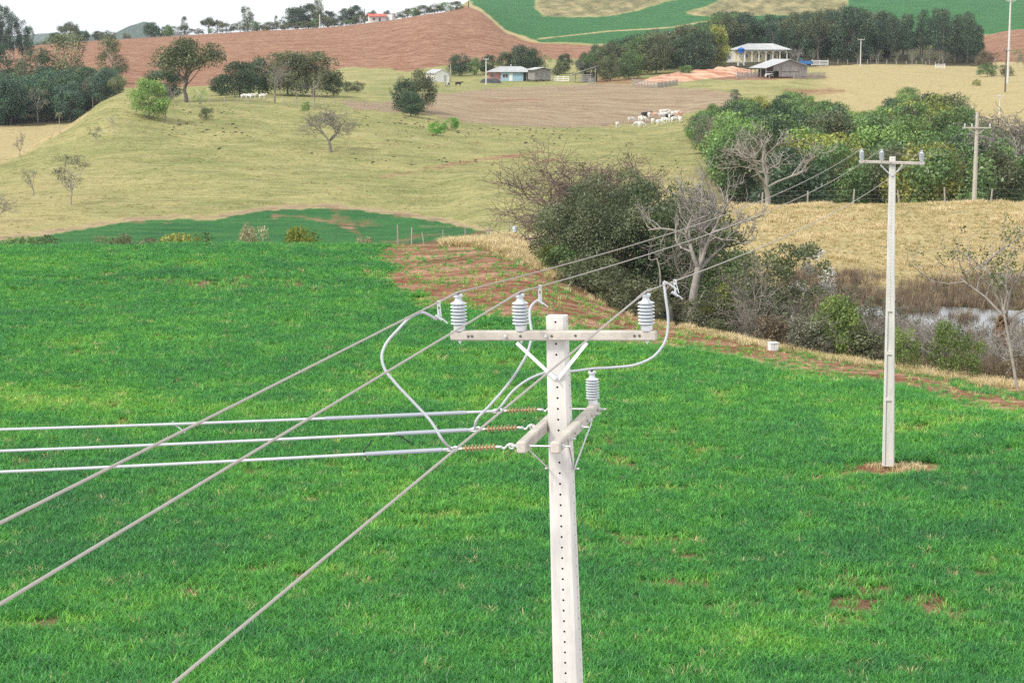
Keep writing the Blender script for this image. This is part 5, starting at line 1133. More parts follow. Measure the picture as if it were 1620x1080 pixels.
# --- the near thicket by the field: finer, individual plants
def near_tree(kind, px_, D_, top_py, col, label, name="tree", **kw):
    p = gpt(px_, D_); h = z_of(top_py, D_) - p[2]; seed = kw.pop('seed', int(px_ * 7 + D_))
    root = thing(name, label, "shrub" if "shrub" in name else "tree", p)
    if kind == 'leaf':
        tr, cn_ = leaf_tree(seed, h, **kw); link("trunk", tr, root); b = link("crown", cn_, root); b.color = (*col, 1)
    else:
        tr, tw, lv = bare_tree(seed, h, **kw); link("trunk", tr, root); link("twigs", tw, root)
        if lv: b = link("leaves", lv, root); b.color = (*col, 1)
    return root
G_N = (0.118, 0.142, 0.070); G_ND = (0.075, 0.108, 0.046)
near_tree('leaf', 938, 109, 286, G_N, "dense grey-green bushy tree at the corner of the field", W=6.2, base=.04, nclump=75, crad=.75, n_per=420, leaf=.115, trunk_r=.16, seed=3)
near_tree('leaf', 892, 111, 335, G_N, "bushy grey-green shrub at the field corner beside the dry verge", name="shrub", W=4.2, base=.0, nclump=40, crad=.65, n_per=380, leaf=.11, trunk_r=.1, seed=4)
near_tree('leaf', 1012, 112, 276, G_ND, "dark leafy tree in the middle of the field-edge thicket", W=5.0, base=.12, nclump=40, crad=.75, n_per=300, leaf=.125, trunk_r=.16, seed=5)
near_tree('leaf', 1060, 108, 320, G_ND, "dark leafy tree behind the mottled bare tree", W=4.6, base=.08, nclump=40, crad=.75, n_per=260, leaf=.15, trunk_r=.12, seed=6)
near_tree('leaf', 1150, 102, 345, (.115, .165, .055), "open green tree right of the mottled bare tree", W=4.2, base=.2, nclump=26, crad=.55, n_per=150, leaf=.15, trunk_r=.08, seed=7)
near_tree('leaf', 980, 108, 345, G_N, "grey-green tree filling the middle of the thicket", W=5.4, base=.02, nclump=50, crad=.75, n_per=340, leaf=.12, trunk_r=.1, seed=8)
near_tree('bare', 925, 122, 216, G_GREY, "umbrella-shaped leafless tree with reddish twigs behind the thicket", name="bare_tree", spread_=1.0, levels=5, trunk_r=.19, trunk_frac=.3, kids=(6, 5, 5, 4, 4), up=.22, mat=M_REDTWIG, flat=.5, lenr=.72, seed=12, min_r=.019)
near_tree('bare', 985, 121, 228, (.10, .12, .04), "leafless reddish tree with a few green leaves behind the thicket", name="bare_tree", spread_=.9, levels=5, trunk_r=.15, trunk_frac=.35, kids=(4, 4, 4, 3, 3), up=.3, mat=M_REDTWIG, flat=.3, lenr=.66, seed=15, leaves=.25, leaf=.14, min_r=.018)
near_tree('bare', 1097, 100, 242, G_OLIVE, "tall bare tree with mottled white bark in the thicket", name="bare_tree", spread_=.62, levels=5, trunk_r=.2, trunk_frac=.42, kids=(5, 4, 4, 3, 3), up=.42, mat=M_PALEBARK, lenr=.64, seed=18, wig=.3, leaves=.04, leaf=.14, min_r=.015)
near_tree('bare', 1060, 101, 330, G_OLIVE, "crooked grey-limbed tree leaning across the thicket", name="bare_tree", spread_=1.1, levels=4, trunk_r=.10, trunk_frac=.25, kids=(4, 4, 4, 3), up=.15, mat=M_TWIG, lenr=.68, seed=21, wig=.35, leaves=.12, leaf=.13)
near_tree('leaf', 1088, 107, 300, G_ND, "dark leafy tree crowding behind the mottled trunk", W=4.2, base=.05, nclump=40, crad=.75, n_per=240, leaf=.15, trunk_r=.12, seed=61)
near_tree('leaf', 1122, 106, 338, (.115, .165, .062), "leafy tree on the marsh side of the mottled bare tree", W=4.0, base=.05, nclump=36, crad=.7, n_per=220, leaf=.15, trunk_r=.1, seed=62)
for q_, (x_, d_, t_) in enumerate(((1175, 98, 425), (1240, 95, 408), (1282, 93, 440), (1318, 95, 448), (1352, 96, 455), (1385, 97, 462))): near_tree('bare', x_, d_, t_, (.125, .14, .07), "greyish half-leafless thorny bush in the tangle beside the " + ("thicket", "narrow dark tree", "silver-leaved branch", "hive box bank", "marsh reeds", "white pole")[q_], name="bare_shrub", spread_=1.1, levels=4, trunk_r=.06, trunk_frac=.08, kids=(6, 4, 4, 4), up=.2, mat=M_TWIG, lenr=.68, seed=80 + q_, leaves=.5, leaf=.13, wig=.3, min_r=.014)
near_tree('bare', 1195, 95, 395, G_OLIVE, "thin white-stemmed sapling at the right end of the thicket", name="bare_tree", spread_=.5, levels=4, trunk_r=.055, trunk_frac=.4, kids=(4, 3, 4, 3), up=.4, mat=M_PALEBARK, lenr=.62, seed=23, leaves=.35, leaf=.13)
near_tree('leaf', 1210, 96, 385, (.10, .135, .055), "narrow dark leafy tree beside the white-stemmed sapling", W=2.4, base=.25, nclump=22, crad=.5, n_per=150, leaf=.13, trunk_r=.05, seed=24)
near_tree('leaf', 1258, 95, 378, (.115, .145, .06), "small tree with olive leaves beside the whitish leafy branch", W=2.6, base=.4, nclump=16, crad=.42, n_per=130, leaf=.13, trunk_r=.05, seed=25)
near_tree('leaf', 1285, 97, 385, (.46, .45, .40), "whitish silver-leaved branch tree at the thicket end", W=1.9, base=.45, nclump=12, crad=.34, n_per=90, leaf=.14, trunk_r=.04, seed=26)
near_tree('leaf', 1135, 97, 452, (.13, .16, .02), "yellow-green young bush against the thicket", name="shrub", W=1.5, base=.0, nclump=16, crad=.34, n_per=120, leaf=.13, trunk_r=.03, seed=27)
p = gpt(1212, 168); put_tree('bare', p, z_of(186, 168) - p[2], G_GREY, "large pale dead tree with spreading forked limbs behind the dry crest", wide=1.35, var=1)
r = random.Random(77)
for i in range(26):                                                     # scrub at the foot of the thicket and along the marsh
    px_ = r.choice((r.uniform(860, 1180), r.uniform(1180, 1420), r.uniform(1230, 1640))); e_ = np.interp(px_, [860, 1000, 1200, 1400, 1620], [106, 99, 90, 84, 78]); D_ = e_ + r.uniform(.5, 7); p = gpt(px_, D_); h = r.uniform(.8, 2.1)
    if px_ < 1180: put_tree('bush', p, h, r.choice((G_MID, G_OLIVE, G_DARK, (.10, .12, .02))), "low leafy bush at the foot of the thicket under " + ("the grey-green bushy tree" if px_ < 980 else ("the mottled bare tree" if px_ < 1110 else "the open green tree")), "undergrowth of the thicket", wide=r.uniform(.9, 1.5))
    else: put_tree('bush', p, h * .8, r.choice((G_GREY, G_OLIVE, G_BROWN)), "low greyish scrub bush along the marsh edge " + ("near the hive box" if px_ < 1300 else ("around the white pole" if px_ < 1480 else "past the saplings")), "scrub along the marsh", wide=r.uniform(1.0, 1.7))
for i in range(30):
    px_ = r.uniform(1170, 1640); e_ = np.interp(px_, [1180, 1400, 1620], [93, 86, 80]); D_ = e_ + r.uniform(0, 13); p = gpt(px_, D_)
    put_tree('bare', p, r.uniform(1.3, 3.0), G_GREY, "tangled leafless scrub by the marsh, " + ("near the white hive box" if px_ < 1270 else ("between hive box and white pole" if px_ < 1400 else ("behind the yellow-green saplings" if px_ < 1540 else "under the straw-nest tree"))), "leafless scrub of the marsh edge", name="bare_shrub", cat="shrub", wide=r.uniform(1.0, 1.6))
for px_, D_, top, w, l in ((1318, 88.5, 474, 1.0, "leafy sapling with pale stem near the white beehive box"), (1338, 88, 480, .9, "small green sapling right of the pale-stemmed sapling"), (1430, 82, 522, .9, "yellow-green bush just behind the white pole"), (1495, 80.5, 512, .8, "upright yellow-green sapling on the field edge"), (1530, 80, 530, .9, "round yellow-green sapling on the field edge")):
    p = gpt(px_, D_); h = z_of(top, D_) - p[2]; put_tree('bush', p, h, (.15, .205, .05), l, wide=w * .75, name="shrub")
near_tree('bare', 1585, 98, 322, (.12, .14, .04), "sparse leafy tree with a shaggy straw nest on its trunk", name="bare_tree", spread_=.95, levels=4, trunk_r=.11, trunk_frac=.3, kids=(4, 4, 4, 3), up=.2, mat=M_PALEBARK, lenr=.66, seed=33, leaves=.8, leaf=.15, wig=.3, min_r=.016)
near_tree('bare', 1612, 76.5, 420, (.10, .13, .04), "thin leaning bare stem at the field edge beside the marsh", name="bare_tree", spread_=.6, levels=3, trunk_r=.05, trunk_frac=.6, kids=(3, 3, 3), up=.1, mat=M_PALEBARK, lenr=.5, seed=35, leaves=.5, leaf=.13, lean=-.9)

# ------------------------------------------------------------------ fences
def shared_box(name, size, mat, bev=0.0):
    o = MB().box((0, 0, 0), size, None, bev); me = bpy.data.meshes.new(name); me.from_pydata([tuple(v) for v in np.concatenate(o.V)], [], o.F); me.update(); me.materials.append(mat); return me
def post_mesh(h, rad, mat, seed):
    r = random.Random(seed); m_ = MB(); m_.tube([(0, 0, -.3), (r.uniform(-.02, .02), 0, h * .5), (r.uniform(-.03, .03), r.uniform(-.02, .02), h)], [rad * 1.1, rad, rad * .85], 7)
    me = bpy.data.meshes.new("post"); me.from_pydata([tuple(v) for v in np.concatenate(m_.V)], [], m_.F); me.update(); me.materials.append(mat); return me
def fence(pts, spacing, h, label, mat=None, rad=.07, wires_=3, seed=1, group=None, gap=()):
    """posts and strands following the ground through plan points"""
    r = random.Random(seed); P_ = np.array(pts, float); L = np.concatenate([[0], np.cumsum(np.linalg.norm(np.diff(P_[:, :2], axis=0), axis=1))])
    n = max(2, int(L[-1] / spacing) + 1); S = np.linspace(0, L[-1], n); X = np.interp(S, L, P_[:, 0]); Y = np.interp(S, L, P_[:, 1]); Z = np.array([float(zxy(x, y)) for x, y in zip(X, Y)])
    root = thing("wire_fence", label, "fence", (X[0], Y[0], Z[0]), 0, group); o0 = np.array([X[0], Y[0], Z[0]])
    mes = [post_mesh(h * k, rad, mat or M_POST, seed + i) for i, k in enumerate((1, .92, 1.1))]; tops = []
    for i in range(n):
        o = link("post", r.choice(mes), root, np.array([X[i], Y[i], Z[i]]) - o0); lean = (r.gauss(0, .06), r.gauss(0, .09), r.random() * 6); o.rotation_euler = lean
        tops.append(np.array([X[i], Y[i], Z[i]]) - o0)
    for w_ in range(wires_):
        t = MB(); t.tube([p + [0, -rad, h * (.92 - w_ * .28)] for p in tops], .006 if Y[0] < 200 else .010, 4, False); t.build("wire", M_WIRE, root)
    return root
def board_fence(a, b, h, label, n_rails=4, mat=None, spacing=1.9, vertical=False, seed=1):
    a = np.array(a, float); b = np.array(b, float); L = np.linalg.norm((b - a)[:2]); n = max(2, int(L / spacing) + 1); r = random.Random(seed)
    root = thing("board_fence", label, "fence", a); d = (b - a); d[2] = 0; zs = []
    for i in range(n):
        p = a + d * i / (n - 1); p[2] = float(zxy(p[0], p[1])); zs.append(p - a); o = link("post", post_mesh(h * 1.12, .09, M_POST if mat is None else mat, seed + i), root, p - a)
    for i in range(n - 1):
        if vertical:
            m_ = max(2, int(np.linalg.norm(zs[i + 1] - zs[i]) / .28))
            for k in range(m_):
                p = zs[i] + (zs[i + 1] - zs[i]) * (k + .5) / m_; q = MB(); q.box((0, 0, h * r.uniform(.45, .5)), (.2, .035, h * r.uniform(.85, 1.0))); o = q.build("plank", mat or M_WOOD, root, loc=p + [0, -.1, 0]); o.rotation_euler = (0, r.gauss(0, .04), math.atan2(d[1], d[0]))
        else:
            for k in range(n_rails):
                z = h * (.15 + .8 * k / (n_rails - 1)); q = MB(); q.bar(zs[i] + [0, -.11, z + r.gauss(0, .03)], zs[i + 1] + [0, -.11, z + r.gauss(0, .03)], .035, .17); q.build("rail", mat or M_WOOD, root)
    return root
crest = [gpt(px_, d_) for px_, d_ in ((1120, 166), (1166, 161), (1224, 160), (1286, 160), (1400, 160), (1500, 160), (1640, 160))]
fence(crest, 3.6, 1.25, "old wire fence along the top of the dry grass crest", seed=3)
cr2 = [gpt(px_, d_) for px_, d_ in ((630, 121), (680, 124.5), (735, 126), (800, 127.5), (835, 126), (872, 118))]
fence(cr2, 1.55, 1.05, "leaning old post fence on the dry verge behind the wheat", seed=5, rad=.045, wires_=4)
fence([ground_at(px_, py_, 300, 420) for px_, py_ in ((300, 166), (345, 168), (400, 167), (450, 168), (520, 166), (600, 172))], 3.2, 1.3, "post and wire fence along the hill ridge under the trees", seed=6)
fence([ground_at(px_, py_, 330, 430) for px_, py_ in ((690, 196), (760, 200), (850, 203), (930, 204), (985, 200))], 6, 1.2, "wire fence below the stubble field", seed=7)
fence([gpt(px_, 561) for px_ in (1310, 1350, 1400, 1450, 1480)], 2.6, 1.4, "fence of pale posts along the forest edge", seed=8, rad=.1)
fence([gpt(px_, 458) for px_ in (655, 700, 745, 800, 870, 940)], 7, 1.3, "wire fence across the grass in front of the farm sheds", seed=9)
fence([ground_at(px_, py_, 380, 640) for px_, py_ in ((1285, 104), (1300, 104), (1318, 103))], 1.6, 1.3, "short brown post fence beside the blue truck", mat=M_DARKWOOD, seed=11, rad=.1)
fence([gpt(px_, d_) for px_, d_ in ((1008, 462), (1060, 466), (1130, 470), (1180, 474))], 5, 1.2, "thin wire fence in the grass below the clay heap", seed=12)

# ------------------------------------------------------------------ farm buildings
def roof_sheet(a, b, c, d, mat, name, parent, waves=18, amp=.035, th=.05):
    """corrugated sheet: a-b along the eave, d-c along the ridge"""
    a, b, c, d = [np.array(v, float) for v in (a, b, c, d)]; nu = waves * 4 + 1; nrm = np.cross(b - a, d - a); nrm /= np.linalg.norm(nrm); V = []
    if nrm[2] < 0: nrm = -nrm
    for lay in (0, 1):
        for v in (0, 1):
            for i in range(nu):
                t = i / (nu - 1); lo = a + (b - a) * t; hi = d + (c - d) * t; V.append(lo + (hi - lo) * v + nrm * (amp * math.sin(t * waves * 6.283) - lay * th))
    Fs = []
    for i in range(nu - 1):
        Fs.append((i, i + 1, nu + i + 1, nu + i)); k = 2 * nu; Fs.append((k + i, k + nu + i, k + nu + i + 1, k + i + 1)); Fs.append((i, k + i, k + i + 1, i + 1)); Fs.append((nu + i, nu + i + 1, k + nu + i + 1, k + nu + i))
    Fs.append((0, nu, 3 * nu, 2 * nu)); Fs.append((nu - 1, 3 * nu - 1, 4 * nu - 1, 2 * nu - 1))
    return MB().add(V, Fs).build(name, mat, parent, True)
def boards(x0, x1, z0, ztop, y, mat, name, parent, bw=.28, axis='x', seed=1, skip=None):
    """upright boards with uneven edges; ztop may be a function"""
    r = random.Random(seed); m_ = MB(); n = max(1, int(abs(x1 - x0) / bw))
    for i in range(n):
        x = x0 + (x1 - x0) * (i + .5) / n; zt = ztop(x) if callable(ztop) else ztop; zb = z0 + r.uniform(0, .12)
        if skip and skip(x): zb = skip(x)
        c = (x, y + r.uniform(-.012, .012), (zb + zt) / 2); s = (abs(x1 - x0) / n * r.uniform(.86, .97), .04, zt - zb)
        if axis == 'y': c = (c[1], c[0], c[2]); s = (s[1], s[0], s[2])
        m_.box(c, s)
    o = m_.build(name, mat, parent); o["kind"] = "stuff"; return o
def opening(name, c, w, h, mat, parent, frame=M_WHITE, depth=.06, bars=True):
    o = MB().box((0, 0, 0), (w, depth, h)).build(name, frame, parent, loc=c)
    MB().box((0, -depth / 2 - .012, 0), (w - .16, .02, h - .16)).build("pane" if name == "window" else "panel", mat, o)
    if name == "window" and bars: MB().box((0, -depth / 2 - .03, 0), (.05, .02, h - .16)).build("mullion", frame, o)
    return o
def prism(pts, y0, y1):
    n = len(pts); V = [(x, y0, z) for x, z in pts] + [(x, y1, z) for x, z in pts]; Fs = [tuple(range(n)), tuple(range(2 * n - 1, n - 1, -1))] + [(i, i + n, (i + 1) % n + n, (i + 1) % n) for i in range(n)]
    return MB().add(V, Fs)
# white gabled shed
D_ = 512; b = thing("shed", "small white gabled shed with grey roof beside the dark round tree", "shed", gpt(692, D_), math.radians(28))
prism([(-2.0, -.5), (2.0, -.5), (2.0, 2.1), (0, 2.95), (-2.0, 2.1)], -2.6, 2.6).build("wall", M_WHITE, b)
for s in (-1, 1): roof_sheet((s * 2.35, -2.9, 2.02), (s * 2.35, 2.9, 2.02), (0, 2.9, 3.05), (0, -2.9, 3.05), M_TIN, "roof", b, 14)
opening("door", (.9, -2.62, .75), .9, 1.9, M_TIN, b)
# light blue farmhouse
D_ = 524; b = thing("farmhouse", "low farmhouse with light blue and faded pink walls and grey hipped roof", "house", gpt(800, D_), math.radians(-6))
MB().box((-3.0, 3.2, .9), (3.3, 5.2, 3.0)).build("pink_wall", M_PINK, b); MB().box((1.7, 3.0, .9), (6.0, 6.0, 3.0)).build("wall", M_BLUE, b)
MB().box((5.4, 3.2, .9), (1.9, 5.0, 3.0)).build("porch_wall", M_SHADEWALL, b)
def hip_roof(b, x0, x1, y0, y1, z0, z1, mat, waves=26):
    r_ = (y1 - y0) / 2 * .9; ym = (y0 + y1) / 2; A, B_, C, Dd = (x0, y0, z0), (x1, y0, z0), (x1, y1, z0), (x0, y1, z0); R0, R1 = (x0 + r_, ym, z1), (x1 - r_, ym, z1)
    roof_sheet(A, B_, R1, R0, mat, "roof", b, waves); roof_sheet(C, Dd, R0, R1, mat, "roof", b, waves); roof_sheet(B_, C, R1, R1, mat, "roof", b, waves // 2); roof_sheet(Dd, A, R0, R0, mat, "roof", b, waves // 2)
hip_roof(b, -5.2, 7.0, -.7, 6.7, 2.35, 3.75, M_TIN)
opening("window", (-.1, -.03, 1.35), 1.5, 1.1, M_GLASS, b); opening("window", (-3.6, .57, 1.4), 1.0, 1.0, M_GLASS, b); opening("door", (1.4, -.03, 1.0), .9, 2.0, M_WHITE, b)
for x in (4.6, 5.5, 6.4): MB().box((x, -.1, 1.1), (.12, .12, 2.5)).build("porch_post", M_WOOD, b)
MB().tube([(1.1, 3, 3.0), (1.1, 3, 4.3)], .16, 8).build("flue", M_TIN, b)
ck = thing("tarped_stack", "dark tarp-covered stack beside the blue farmhouse wall", "stack", gpt(776, 512))
r = np.random.default_rng(3); V = []; nx_, ny_ = 22, 8
for i in range(nx_):
    for j in range(ny_): x = (i / (nx_ - 1) - .5) * 5.6; y = (j / (ny_ - 1) - .5) * 2.2; V.append((x, y, 1.15 * (1 - abs(2 * j / (ny_ - 1) - 1) ** 3) * (1 - abs(2 * i / (nx_ - 1) - 1) ** 6) + r.normal() * .06 - .1))
Fs = [(i * ny_ + j, (i + 1) * ny_ + j, (i + 1) * ny_ + j + 1, i * ny_ + j + 1) for i in range(nx_ - 1) for j in range(ny_ - 1)]
MB().add(V, Fs).build("tarp", simple("dark_tarp", (.05, .055, .06), .7, var=.4, scale=1), ck, True)
# plank shed on stumps
D_ = 520; b = thing("plank_shed", "raised grey plank shed with pale overhanging roof", "shed", gpt(853, D_), math.radians(24))
boards(-2.3, 2.3, .35, lambda x: 3.0 + .25 * (1 - abs(x) / 2.3), -2.0, M_WOOD, "plank_wall", b, seed=1); boards(-2.0, 2.0, .35, 3.0, 2.3, M_WOOD, "plank_wall", b, axis='y', seed=2); boards(-2.0, 2.0, .35, 3.0, -2.3, M_WOOD, "plank_wall", b, axis='y', seed=3); boards(-2.3, 2.3, .35, 3.0, 2.0, M_WOOD, "plank_wall", b, seed=4)
MB().box((0, 0, .3), (4.5, 3.9, .12)).build("floor_frame", M_DARKWOOD, b)
for x in (-2, 0, 2):
    for y in (-1.8, 1.8): MB().box((x, y, -.1), (.3, .3, .75)).build("stump", M_DARKWOOD, b)
for s in (-1, 1): roof_sheet((s * 3.1, -2.7, 2.95), (s * 3.1, 2.7, 2.95), (0, 2.7, 3.55), (0, -2.7, 3.55), M_TIN, "roof", b, 14)
opening("door", (.4, -2.04, 1.35), .9, 1.9, M_WOOD, b, M_WOOD)
# open lean-to
D_ = 505; b = thing("lean_to", "open-sided lean-to with steep pale roof beside the farm trees", "shed", gpt(922, D_), math.radians(-8))
roof_sheet((-3.0, -1.8, 1.9), (-3.0, 3.2, 1.9), (3.6, 3.2, 4.1), (3.6, -1.8, 4.1), M_TIN, "roof", b, 12)
for x, h_ in ((-2.2, 2.1), (.2, 2.9), (2.2, 3.55), (3.3, 3.9)):
    for y in (-1.5, 2.9): MB().box((x, y, h_ / 2 - .2), (.16, .16, h_ + .4)).build("post", M_WOOD, b)
for z in (.4, .9, 1.4, 1.9): MB().box((.6, -1.62, z), (3.4, .05, .22)).build("rail", M_WOOD, b)
boards(-.5, 3.2, 0, 2.6, 2.9, M_DARKWOOD, "plank_wall", b, seed=5)
MB().box((1.2, 1.0, .7), (2.6, 1.8, 1.5)).build("feed_bin", M_WOOD, b)
# cream house with arcaded veranda
D_ = 585; b = thing("arcade_house", "cream house with white arcaded veranda and grey hipped roof", "house", gpt(1206, D_), math.radians(4))
MB().box((-1.2, 5.4, 1.4), (12.6, 6.6, 4.0)).build("wall", M_CREAM, b); MB().box((-9.6, 6.0, 1.2), (4.6, 6.0, 3.4)).build("wing_wall", M_WHITE, b)
MB().box((-.2, 3.6, -.25), (15.6, 10.4, .55)).build("veranda_floor", M_CONC_DIRTY, b)
hip_roof(b, -8.2, 8.6, -.9, 9.6, 3.45, 5.2, M_TIN, 34)
cols = np.linspace(-7.2, 7.2, 8)
for x in cols: MB().box((x, 0, 1.5), (.26, .26, 3.3)).build("column", M_WHITE, b)
for i in range(7):
    x0, x1 = cols[i] + .13, cols[i + 1] - .13; xm, R_ = (x0 + x1) / 2, (x1 - x0) / 2; pts_ = [(x0, 3.4), (x0, 2.3)] + [(xm - R_ * math.cos(t), 2.3 + .72 * math.sin(t)) for t in np.linspace(0, math.pi, 13)[1:-1]] + [(x1, 2.3), (x1, 3.4)]
    prism(pts_[::-1], -.1, .1).build("arch", M_WHITE, b)
for x in (-4.6, -.6): opening("window", (x, 2.06, 1.55), 1.5, 1.2, M_GLASS, b)
opening("door", (2.2, 2.06, 1.15), 1.0, 2.2, M_DARKWOOD, b); opening("window", (4.0, 2.06, 1.55), 1.0, 1.2, M_GLASS, b)
for x in (-10.6, -9.2): opening("window", (x, 2.96, 1.3), .9, 1.1, M_GLASS, b)
# blue tank on its tower
p = gpt(1172, 560); h_ = z_of(84, 560) - p[2]; b = thing("water_tank", "bright blue water tank on a tall braced tower", "water tank", p)
MB().lathe([(.75, 0), (.95, .9), (.98, 1.05), (.98, 1.15), (.9, 1.2), (.3, 1.45), (.28, 1.52), (.05, 1.54)], (0, 0, h_), None, 20).build("tank", M_TANK, b, True)
for x in (-.8, .8):
    for y in (-.8, .8): MB().box((x, y, h_ / 2 - .2), (.16, .16, h_ + .4)).build("leg", M_WHITE, b)
MB().box((0, 0, h_ - .06), (2.1, 2.1, .12)).build("platform", M_WOOD, b)
for z0, z1 in ((.2, h_ * .5), (h_ * .5, h_ - .2)):
    for s in (-1, 1): MB().bar((-.8 * s, -.86, z0), (.8 * s, -.86, z1), .07).build("brace", M_WHITE, b)
# plank barn
D_ = 492; b = thing("barn", "weathered grey plank barn with open stall and corrugated roof", "barn", gpt(1237, D_), math.radians(20))
gz = lambda x: 4.15 - abs(x) * .30
boards(-4.2, 5.0, .05, gz, -3.5, M_WOOD, "plank_wall", b, .3, seed=11, skip=lambda x: 1.45 if -4.2 < x < -2.7 else None); boards(-3.5, 4.5, .05, 2.6, 5.0, M_WOOD, "plank_wall", b, axis='y', seed=12); boards(-4.2, 5.0, .05, gz, 4.5, M_DARKWOOD, "plank_wall", b, .3, seed=13); boards(-3.5, 4.5, 1.5, 2.8, -4.2, M_DARKWOOD, "plank_wall", b, axis='y', seed=14)
for s, xe in ((-1, -6.6), (1, 5.4)): roof_sheet((xe, -4.1, 4.15 - abs(xe) * .30), (xe, 5.0, 4.15 - abs(xe) * .30), (0, 5.0, 4.28), (0, -4.1, 4.28), M_TIN, "roof", b, 22)
for y in (-3.6, -.8, 2.0, 4.4): MB().box((-6.2, y, 1.0), (.18, .18, 2.6)).build("post", M_WOOD, b)
for x in (-.9, 1.5): o = MB().box((0, 0, 0), (2.2, .07, 2.5)).build("door", M_WOOD, b, loc=(x, -3.58, 1.3)); MB().box((0, -.05, .0), (2.1, .05, .16)).build("ledge", M_DARKWOOD, o)
for z in (.4, .85, 1.3): MB().box((-5.2, -3.65, z), (2.0, .05, .2)).build("rail", M_WOOD, b)
board_fence(gpt(1166, 486), gpt(1198, 488), 1.5, "grey upright plank fence beside the barn's open stall", vertical=True, seed=2)
board_fence(gpt(1256, 480), gpt(1305, 486), 1.5, "grey plank corral fence in front of the barn doors end", n_rails=5, seed=3)
board_fence(gpt(1072, 470), gpt(1040, 462), 1.35, "weathered corral fence round the front of the clay heap", vertical=True, seed=4)
board_fence(gpt(1040, 462), gpt(1000, 478), 1.3, "weathered corral fence at the low end of the clay heap", n_rails=4, seed=5)
board_fence(gpt(900, 515), gpt(874, 520), 1.2, "white-grey yard fence between the plank shed and the lean-to", mat=M_WHITE, n_rails=3, seed=6)
board_fence(gpt(932, 488), gpt(940, 488), 1.5, "short solid board pen in front of the lean-to", n_rails=5, seed=7)
o = board_fence(gpt(1284, 552), gpt(1310, 552), 1.4, "white board fence behind the blue truck", mat=M_WHITE, n_rails=4, seed=8)
g_ = thing("farm_gate", "white five-bar gate standing at the forest edge of the pasture", "gate", gpt(1487, 548))
for x in (-1.3, 1.3): MB().box((x, 0, .6), (.14, .14, 1.5)).build("gate_post", M_WHITE, g_)
for z in (.2, .5, .8, 1.15): MB().box((0, 0, z), (2.5, .05, .13)).build("bar", M_WHITE, g_)
# clay heap
p = gpt(1098, 490); hz_ = []
for i in range(60):
    for j in range(20):
        px_ = 1003 + (1193 - 1003) * i / 59; d0, d1 = np.interp(px_, [1003, 1060, 1193], [470, 478, 505]), np.interp(px_, [1003, 1060, 1193], [486, 510, 530]); q = gpt(px_, d0 + (d1 - d0) * j / 19); e_ = min(1, 5 * min(i / 59, 1 - i / 59) + .15) * min(1, 4 * min(j / 19, 1 - j / 19))
        nn_ = float(fbm(np.array([q[0] / 2.2]), np.array([q[1] / 3.0]), 3)[0]); hz_.append(q + [0, 0, -.25 + e_ * (.35 + 1.1 * nn_ + j / 19 * np.interp(i / 59, [0, .5, 1], [.4, 1.2, 1.6]))])
Fs = [(i * 20 + j, (i + 1) * 20 + j, (i + 1) * 20 + j + 1, i * 20 + j + 1) for i in range(59) for j in range(19)]
m_clay, nt_, p_, o_ = nodes("spread_clay"); g2 = N(nt_, "ShaderNodeNewGeometry"); v2_ = mapping(nt_, g2.outputs['Position'], (.12, .45, .45), (0, 0, .3)); n2_ = noise(nt_, v2_, 1.0, 5, .6, .5)
nt_.links.new(mixc(nt_, mrange(nt_, n2_, .42, .60), (.33, .125, .06), (.58, .38, .26)), p_.inputs['Base Color']); p_.inputs['Roughness'].default_value = .95
tag(link("clay_heap", mesh_from("clay_heap", np.array(hz_), Fs, m_clay, True)), "long spread heap of orange and pale pink clay in the corral", "clay heap")
# blue truck
p = gpt(1272, 545); b = thing("truck", "small blue flatbed truck parked behind the barn", "truck", p, math.radians(160))
prism([(.55, .55), (1.75, .55), (1.75, 1.15), (1.45, 1.25), (1.15, 2.05), (.5, 2.05)], -.85, .85).build("cab", M_TRUCKBLUE, b); 
prism([(1.0, 1.32), (1.38, 1.32), (1.12, 1.92), (.72, 1.92), (.72, 1.32)], -.865, .865).build("window", M_GLASS, b)
MB().box((-.85, 0, .75), (2.7, 1.8, .14)).build("bed", M_TRUCKBLUE, b)
for y in (-.87, .87): MB().box((-.85, y, 1.15), (2.7, .05, .7)).build("side_board", M_TRUCKBLUE, b)
MB().box((-2.18, 0, 1.15), (.05, 1.75, .7)).build("tailboard", M_TRUCKBLUE, b); MB().box((1.8, 0, .55), (.1, 1.7, .2)).build("bumper", M_WHITE, b)
for y in (-.6, .6): MB().lathe([(.11, 0), (.11, .04)], (1.75, y, .95), (1, 0, 0), 10).build("headlight", M_WHITE, b)
for x in (1.15, -1.3):
    for y in (-.85, .85): w_ = MB().lathe([(.2, -.1), (.36, -.1), (.4, -.05), (.4, .05), (.36, .1), (.2, .1)], (0, 0, 0), (0, 1, 0), 16).build("wheel", M_TYRE, b, True, (x, y, .38)); MB().lathe([(.2, -.08), (.2, .08)], (0, 0, 0), (0, 1, 0), 10).build("rim", M_WHITE, w_)
